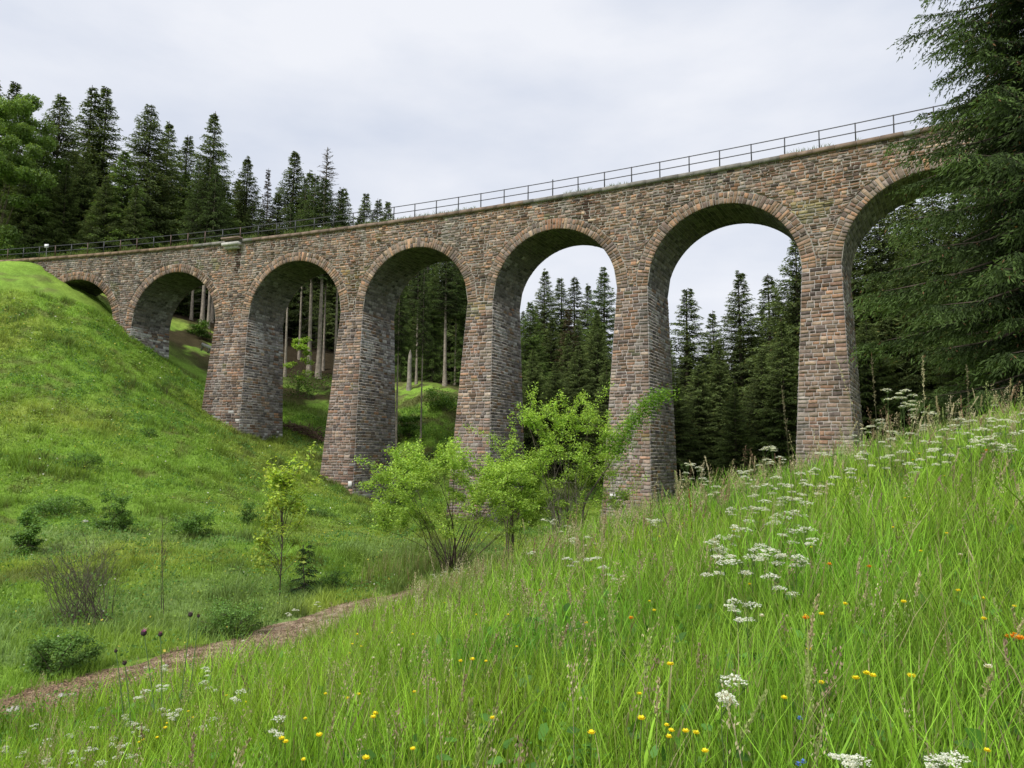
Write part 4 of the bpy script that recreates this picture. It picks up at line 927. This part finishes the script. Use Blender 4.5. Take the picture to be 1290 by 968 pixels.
# flowering grass heads
gm = MB(); r = R0(81)
def panicle(mb, x, y, h, r, c, size=1.0, airy=True, lean=None):
    z = g1(x, y); ln = r.normal(0, .10, 2)+[.06, 0] if lean is None else np.array(lean); t = np.linspace(0, 1, 6)[:, None]
    P = np.array([x, y, z])+t*[0, 0, h]+(t**2.2)*np.r_[ln, -.04]*h*2.2*.5
    tube(mb, P, np.linspace(.0022, .0010, 6)*size, c*.8, 3)
    m = 46 if airy else 70; u = r.uniform(.72 if airy else .78, 1, m); k = np.minimum(u*5, 4.999); ki = k.astype(int)
    B = P[ki]*(1-(k-ki))[:, None]+P[ki+1]*(k-ki)[:, None]; spread = (.055 if airy else .011)*size*(1-(u-.7)*2.2)[:, None]
    Q = B+unit(r.normal(0, 1, (m, 3)))*np.abs(spread)*r.rand(m, 1)**.5; dd = unit(r.normal(0, .35, (m, 3))+[0.1, 0, .9]); ss = unit(np.cross(dd, r.normal(0, 1, (m, 3)))); l = .014*size
    mb.add(np.stack([Q, Q+dd*l*.5+ss*l*.22, Q+dd*l, Q+dd*l*.5-ss*l*.22], 1).reshape(-1, 3), np.arange(4*m).reshape(-1, 4), np.repeat(c[None]*r.uniform(.7, 1.3, (m, 1)), 4, 0))
x, y = wedge(2000, 2.4, 17, seed=82); side, pd = meadow_mask(x, y); kk = side & (pd > 1) & (fbm(x*.6+4, y*.6) > .40)
for a, b in zip(x[kk], y[kk]):
    c = np.array([(.44,.38,.22),(.52,.46,.29),(.36,.33,.17),(.34,.40,.15),(.36,.27,.19)][r.randint(5)]); panicle(gm, a, b, r.uniform(.5, .85), r, c, size=r.uniform(.8, 1.3)*(1+.04*b), airy=r.rand() < .7)
for q in range(420):
    pxq = r.uniform(520, 1290); Yq = r.uniform(9.5, 15); a = unproj(pxq, 600, Yq)[0]; b = Yq
    sd, pq = meadow_mask(np.array([a]), np.array([b]))
    if not sd[0] or pq[0] < 1: continue
    c = np.array([(.50,.44,.27),(.56,.50,.33),(.34,.30,.16),(.36,.42,.16),(.30,.20,.13)][r.randint(5)]); panicle(gm, a, b, r.uniform(.65, 1.25), r, c, size=r.uniform(1.3, 2.0), airy=r.rand() < .6)
tag(gm.build('grass_seed_heads', M_dry), 'loose pale brown flowering grass heads above the meadow', 'grass', kind='stuff')
# tall single stalks against the dark trees
for px, py, px0, lb in [(1055, 452, 1102, 'tall pale feathery grass stalk arching left before the sixth pier'), (1098, 452, 1110, 'dark thin stalk curving left against the spruces'), (1162, 450, 1168, 'straight tall grass spike in front of the big spruce'), (985, 488, 1000, 'thin stalk standing left of the sixth pier'), (1218, 462, 1224, 'budding stalk with two small heads under the big spruce'), (868, 618, 872, 'reddish seeded dock stalk at the crest before the fifth pier'), (540, 690, 560, 'pale bent grass plume beside the wide shrub'), (835, 645, 850, 'dry stalk leaning left at the foot of the fifth pier')]:
    Yq = 6.5 if px > 900 else 9.; X1, Z1 = unproj(px, py, Yq); X2 = unproj(px0, 600, Yq)[0]; b = MB(); z0 = g1(X2, Yq); hh = max(.5, Z1-z0)
    c = np.array([.46, .42, .26]) if 'pale' in lb or 'straight' in lb else (np.array([.28, .07, .04]) if 'reddish' in lb else np.array([.17, .15, .09]))
    panicle(b, X2, Yq, hh*1.05, R0(px), c, size=1.5, airy=False, lean=((X1-X2)/hh/1.1, 0)); tag(b.build('grass_stalk', M_dry), lb, 'stalk')

# ------------------------------------------------------------------ flowers, each plant a thing with stem and head
def umbel(seed, white=(.74,.76,.68)):
    r = R0(seed); st = MB(); hd = MB(); h = 1.0
    P = np.array([(0,0,0),(.01,0,.35),(.02,.01,.7),(.02,.01,.93)]); tube(st, P, [.0035,.003,.0025,.002], (.13,.21,.06), 4)
    nu = 16; R = .048
    heads = [(np.array([.02, .01, 1.0]), R)]+[(np.array([.02, .01, 1.0])+r.uniform(-.09, .09, 3)*[1, 1, .6]-[0, 0, .04], R*r.uniform(.5, .8)) for _ in range(2)]
    for c, Rr in heads:
        jn = np.array([.02, .01, .78]) if Rr < R else P[-1]; tube(st, [jn, c-[0, 0, .05]], [.002, .0015], (.13,.22,.06), 3)
        for k in range(nu):
            a = k*2.4; q = math.sqrt((k+.5)/nu)*Rr; e = c+np.array([math.cos(a)*q, math.sin(a)*q, -q*q*7+r.uniform(-.004, .004)]); tube(st, [c-[0, 0, .05], e], [.0009, .0006], (.16,.25,.07), 3)
            m = 9; Q = e+r.normal(0, .0052, (m, 3))*[1, 1, .45]; nrm = unit(r.normal(0, .35, (m, 3))+[0, 0, 1]); d = unit(np.cross(nrm, r.normal(0, 1, (m, 3)))); s = np.cross(nrm, d); l = .0042
            hd.add(np.stack([Q-d*l, Q+s*l, Q+d*l, Q-s*l], 1).reshape(-1, 3), np.arange(4*m).reshape(-1, 4), np.repeat(np.array([white])*r.uniform(.85, 1.1, (m, 1)), 4, 0))
    p = Proto(); o = st.build('stem', M_grass); p.stem = o.data; D.objects.remove(o); o = hd.build('flower_head', M_flower); p.head = o.data; D.objects.remove(o); return p
ump = [umbel(k) for k in range(5)]
def small_flower(seed, c, n=6, R=.013, kind='pea'):
    r = R0(seed); st = MB(); hd = MB()
    tube(st, [(0,0,0),(.01,.005,.5),(.0,.0,1.)], [.002,.0016,.0012], (.12,.2,.05), 3)
    for k in range(n):
        a = k*6.283/n+r.rand()*.3; d = np.array([math.cos(a), math.sin(a), .35]); c0 = np.array([0, 0, 1.])
        s = np.array([-math.sin(a), math.cos(a), 0]); l = R*r.uniform(.85, 1.2)
        for lay in ((1, .0), (.7, .005)):
            V = [c0+[0, 0, lay[1]], c0+d*l*.55*lay[0]+s*l*.42+[0, 0, lay[1]], c0+d*l*lay[0]+[0, 0, l*.25+lay[1]], c0+d*l*.55*lay[0]-s*l*.42+[0, 0, lay[1]]]; hd.add(V, QUAD, np.array(c)*r.uniform(.85, 1.1))
    p = Proto(); o = st.build('stem', M_grass); p.stem = o.data; D.objects.remove(o); o = hd.build('flower_head', M_flower); p.head = o.data; D.objects.remove(o); return p
yel = [small_flower(k, (.90, .76, .03), 7, .013) for k in range(3)]; org = small_flower(9, (.80, .33, .02), 6, .014); cre = small_flower(12, (.80, .78, .62), 8, .011); blu = small_flower(13, (.12, .22, .6), 5, .007)
def flower(p, px, py, h, name, label, cat, group, scale=1., hmax=.2):
    x, y = on_ray(px, py, h, 1.8, 40); z0 = g1(x, y); zt = unproj(px, py, y)[1]
    hh = min(max(zt-z0, .12), 1.5)
    t = thing(name, label, cat, (x, y, z0), rng.rand()*6.28, group)
    o = D.objects.new('stem', p.stem); col.objects.link(o); o.parent = t; o.scale = (scale, scale, hh)
    o = D.objects.new('flower_head', p.head); col.objects.link(o); o.parent = t; o.scale = (scale,)*3; o.location = (0, 0, hh-scale*1.0); o.rotation_euler = (rng.uniform(-.05, .05)*0, 0, rng.rand()*6)
    return t
U = [(700,655),(712,662),(1060,555),(1072,548),(1130,545),(1165,535),(1190,540),(1205,535),(1240,540),(1275,545),(1090,570),(1110,575),(1135,568),(1200,572),(1235,555),(1265,560),(1010,632),(940,640),(948,655),(990,645),(925,640),(1020,610),(970,610),(962,630),(940,665),(905,690),(943,700),(1075,590),(1055,600),(820,655),(1000,700),(350,905),(300,870),(270,905),(120,915),(85,925),(180,915),(45,912),(130,960),(170,950),(10,940),(60,955),(205,893),(255,858),(668,697),(725,678),(742,676),(716,703),(758,713),(738,704),(910,676),(898,681),(925,674),(918,707),(930,705),(952,690),(963,686),(977,692),(966,723),(968,658),(982,648),(995,651),(1003,667),(1018,664),(957,640),(985,627),(950,612),(940,600),(975,600),(960,565),(972,562),(955,585),(985,575),(990,610),(1000,628),(930,756),(942,760),(915,853),(1075,953),(1060,950),(1088,957),(1180,952),(1192,957),(1197,947),(938,595),(965,578),(1120,490),(1137,491),(1153,497),(1135,511),(1108,532),(1105,528),(1095,536),(1150,515),(1178,520),(1207,527),(1228,529),(1245,526),(1262,536),(1280,530),(1287,520),(1255,510),(1222,545),(1180,556),(1220,562),(1250,558),(1150,545),(1120,552),(1085,560),(1045,572),(1030,590),(1010,595),(1150,583),(1180,565),(868,585),(878,588),(865,595),(885,602),(905,612),(690,655),(830,655),(560,720),(545,724),(575,716),(375,768),(362,772),(400,758),(220,897),(228,893),(150,940),(165,910),(172,911),(140,930),(155,938),(120,942),(160,900),(60,930),(95,945),(185,870),(205,868),(210,838),(260,840),(100,955),(30,948)]
for k, (px, py) in enumerate(U):
    hm = .72 if py < 640 else (.62 if py < 900 else .52)
    flower(ump[k % 5], px, py, hm+.1*rng.rand(), 'umbel_flower', 'white flat-headed umbel on a thin green stem in the meadow grass', 'flower', 'white umbel flowers in the meadow', 1.0+.25*rng.rand()+(.45 if py < 640 else (.3 if py < 730 else (-.4 if py > 880 else -.1))))
Yl = [(r_[0], r_[1]) for r_ in np.c_[R0(5).uniform(150, 1285, 36), R0(6).uniform(660, 960, 36)] if r_[1] > 1010-.42*r_[0]]+[(1065,762),(1092,850),(1100,853),(1078,856),(840,915),(846,922),(843,930),(877,925),(888,948),(818,758),(824,770),(595,832),(612,834),(580,834),(444,812),(440,824),(520,800),(494,798),(285,877),(310,885),(237,897),(243,905),(210,912),(208,918),(180,933),(175,936),(198,930),(355,932),(360,936),(520,945),(600,775),(1140,628),(1158,572),(1150,580),(1190,600),(745,925),(350,760),(490,728),(455,815),(450,800),(860,660),(1125,665),(1035,775),(1015,776),(1207,745),(640,775),(745,708),(750,690),(1050,640),(925,668),(1022,690),(700,668),(645,700),(1160,695),(1240,755),(1278,765),(715,745),(560,760),(410,875),(470,905)]
for k, (px, py) in enumerate(Yl): flower(yel[k % 3], px, py, .50+.12*rng.rand(), 'yellow_flower', 'small yellow wildflower scattered through the meadow grass', 'flower', 'yellow flowers in the meadow', .8+.6*rng.rand())
for k, (px, py) in enumerate([(1280,802),(1272,804),(1284,806),(1045,712),(575,700),(680,745),(1015,780),(795,780),(1095,715),(1237,572),(1242,568),(575,735)]): flower(org, px, py, .54, 'orange_flower', 'small orange wildflower among the meadow grass', 'flower', 'orange flowers in the meadow', 1.6)
for k, (px, py) in enumerate([(502,814),(695,724),(960,777),(1245,842),(760,640),(855,635),(470,830),(1210,700)]): flower(cre, px, py, .52, 'white_flower', 'tiny cream-white wildflower among the grass', 'flower', 'cream flowers in the meadow', 1.5)
for k, (px, py) in enumerate([(1008,907),(1012,962),(1006,965)]): flower(blu, px, py, .42, 'blue_flower', 'tiny blue wildflower low in the foreground grass', 'flower', 'blue flowers in the foreground', 1.6)
# thistles
def thistle(px, py, basepx, label, c, Y=7.2, size=1.0, leaf=False):
    X1, Z1 = unproj(px, py, Y); X2, _ = unproj(basepx, 900, Y); z0 = g1(X2, Y); t = thing('thistle', label, 'thistle', (X2, Y, z0)); r = R0(px)
    e = np.array([X1-X2, 0, Z1-z0]); st = MB(); tt = np.linspace(0, 1, 8)[:, None]; P = tt*e+tt*(1-tt)*np.array([.05, .02, 0]); tube(st, P, np.linspace(.007, .004, 8), (.20, .30, .13), 5)
    for q in range(9):
        p0 = P[1+q % 3]; a = r.rand()*6.28; d = np.array([math.cos(a), math.sin(a), .4])*r.uniform(.06, .12); s = unit(np.cross(d, [0, 0, 1.]))*.012; st.add([p0, p0+d*.5+s, p0+d, p0+d*.5-s], QUAD, (.12, .2, .07))
    st.build('stem', M_grass, t); hd = MB(); R = .020*size
    ring = []; 
    for k, (zz, rr) in enumerate([(-1.1, .25), (-.7, .85), (-.1, 1.0), (.45, .8)]): an = np.arange(9)*6.283/9; ring.append(np.c_[np.cos(an)*rr*R, np.sin(an)*rr*R, np.full(9, zz*R)]+e)
    V = np.concatenate(ring); i_, j_ = np.meshgrid(np.arange(3), np.arange(9), indexing='ij'); a_ = (i_*9+j_).ravel(); b_ = (i_*9+(j_+1) % 9).ravel(); hd.add(V, np.stack([a_, b_, b_+9, a_+9], 1), (.07, .05, .055))
    for q in range(70):
        a = r.rand()*6.28; ti = r.rand()**.5*.9; d = np.array([math.cos(a)*ti, math.sin(a)*ti, 1])*R*1.15; b0 = e+[0, 0, R*.2]+np.array([math.cos(a), math.sin(a), 0])*R*.6*ti; s = np.array([-math.sin(a), math.cos(a), 0])*.0009; hd.add([b0-s, b0+s, b0+d*r.uniform(.8, 1.25)], [[0, 1, 2]], np.array(c)*r.uniform(.7, 1.2))
    hd.build('flower_head', M_flower, t)
    if leaf:
        l = MB(); an = np.arange(14)*6.283/14; p0 = P[5]; V = np.c_[np.cos(an)*.03*(1+.15*np.cos(an*3)), np.sin(an)*.008, np.sin(an)*.022]+p0; l.add(np.r_[V, [p0]], [[k, (k+1) % 14, 14] for k in range(14)], (.22, .40, .05)); l.build('leaf', M_leaf, t)
thistle(181, 797, 205, 'open purple thistle head with a light leaf below it', (.62, .16, .52), leaf=True, size=1.5); thistle(202, 799, 205, 'darker purple thistle bud right beside the open one', (.30, .06, .20), size=1.15)
thistle(240, 774, 218, 'tallest dark thistle bud on the right of the cluster', (.15, .09, .12), size=1.2); thistle(250, 776, 228, 'small brown thistle bud beside the tallest one', (.12, .06, .05), size=.8)
thistle(157, 835, 172, 'low dark thistle bud at the left above the path', (.14, .08, .09), size=1.1); thistle(146, 820, 165, 'small faded thistle bud at the far left of the cluster', (.15, .11, .09), size=.85)

# ------------------------------------------------------------------ light and sky
w = D.worlds.new('World'); scene.world = w; w.use_nodes = True; nt = w.node_tree; L = nt.links
bg = nt.nodes['Background']; bg.inputs['Strength'].default_value = .1
sun_el, sun_dir = math.radians(52), np.array([-.55, -.62]); az = math.atan2(sun_dir[0], sun_dir[1])
sk = N(nt, 'ShaderNodeTexSky'); sk.sky_type = 'NISHITA'; sk.sun_disc = False; sk.sun_elevation = sun_el; sk.sun_rotation = az; sk.dust_density = 3
tc = N(nt, 'ShaderNodeTexCoord'); mp_ = N(nt, 'ShaderNodeMapping'); mp_.inputs['Scale'].default_value = (1, 1, 2.6); L.new(tc.outputs['Generated'], mp_.inputs[0])
n1 = N(nt, 'ShaderNodeTexNoise', Scale=2.0, Detail=7.0, Roughness=.52); L.new(mp_.outputs[0], n1.inputs['Vector'])
cr = N(nt, 'ShaderNodeValToRGB'); L.new(n1.outputs['Fac'], cr.inputs[0]); e = cr.color_ramp.elements
e[0].position = .30; e[0].color = (6.7, 7.3, 8.6, 1); e[1].position = .60; e[1].color = (9.3, 9.5, 10.1, 1)
mx = N(nt, 'ShaderNodeMix', data_type='RGBA'); mx.inputs[0].default_value = .93; L.new(sk.outputs[0], mx.inputs[6]); L.new(cr.outputs[0], mx.inputs[7]); L.new(mx.outputs[2], bg.inputs[0])
ld = D.lights.new('sun', 'SUN'); ld.energy = 3.6; ld.angle = math.radians(14); ld.color = (1, .96, .9); lo = D.objects.new('sun', ld); col.objects.link(lo)
from mathutils import Vector
v = Vector((sun_dir[0], sun_dir[1], 0)).normalized()*math.cos(sun_el)+Vector((0, 0, math.sin(sun_el))); lo.rotation_euler = v.to_track_quat('Z', 'Y').to_euler(); lo.location = (0, -10, 40)
scene.view_settings.view_transform = 'Standard'; scene.view_settings.look = 'None'; scene.view_settings.exposure = 0
scene.render.engine = 'CYCLES'; scene.cycles.max_bounces = 8; scene.cycles.diffuse_bounces = 4; scene.cycles.transmission_bounces = 3
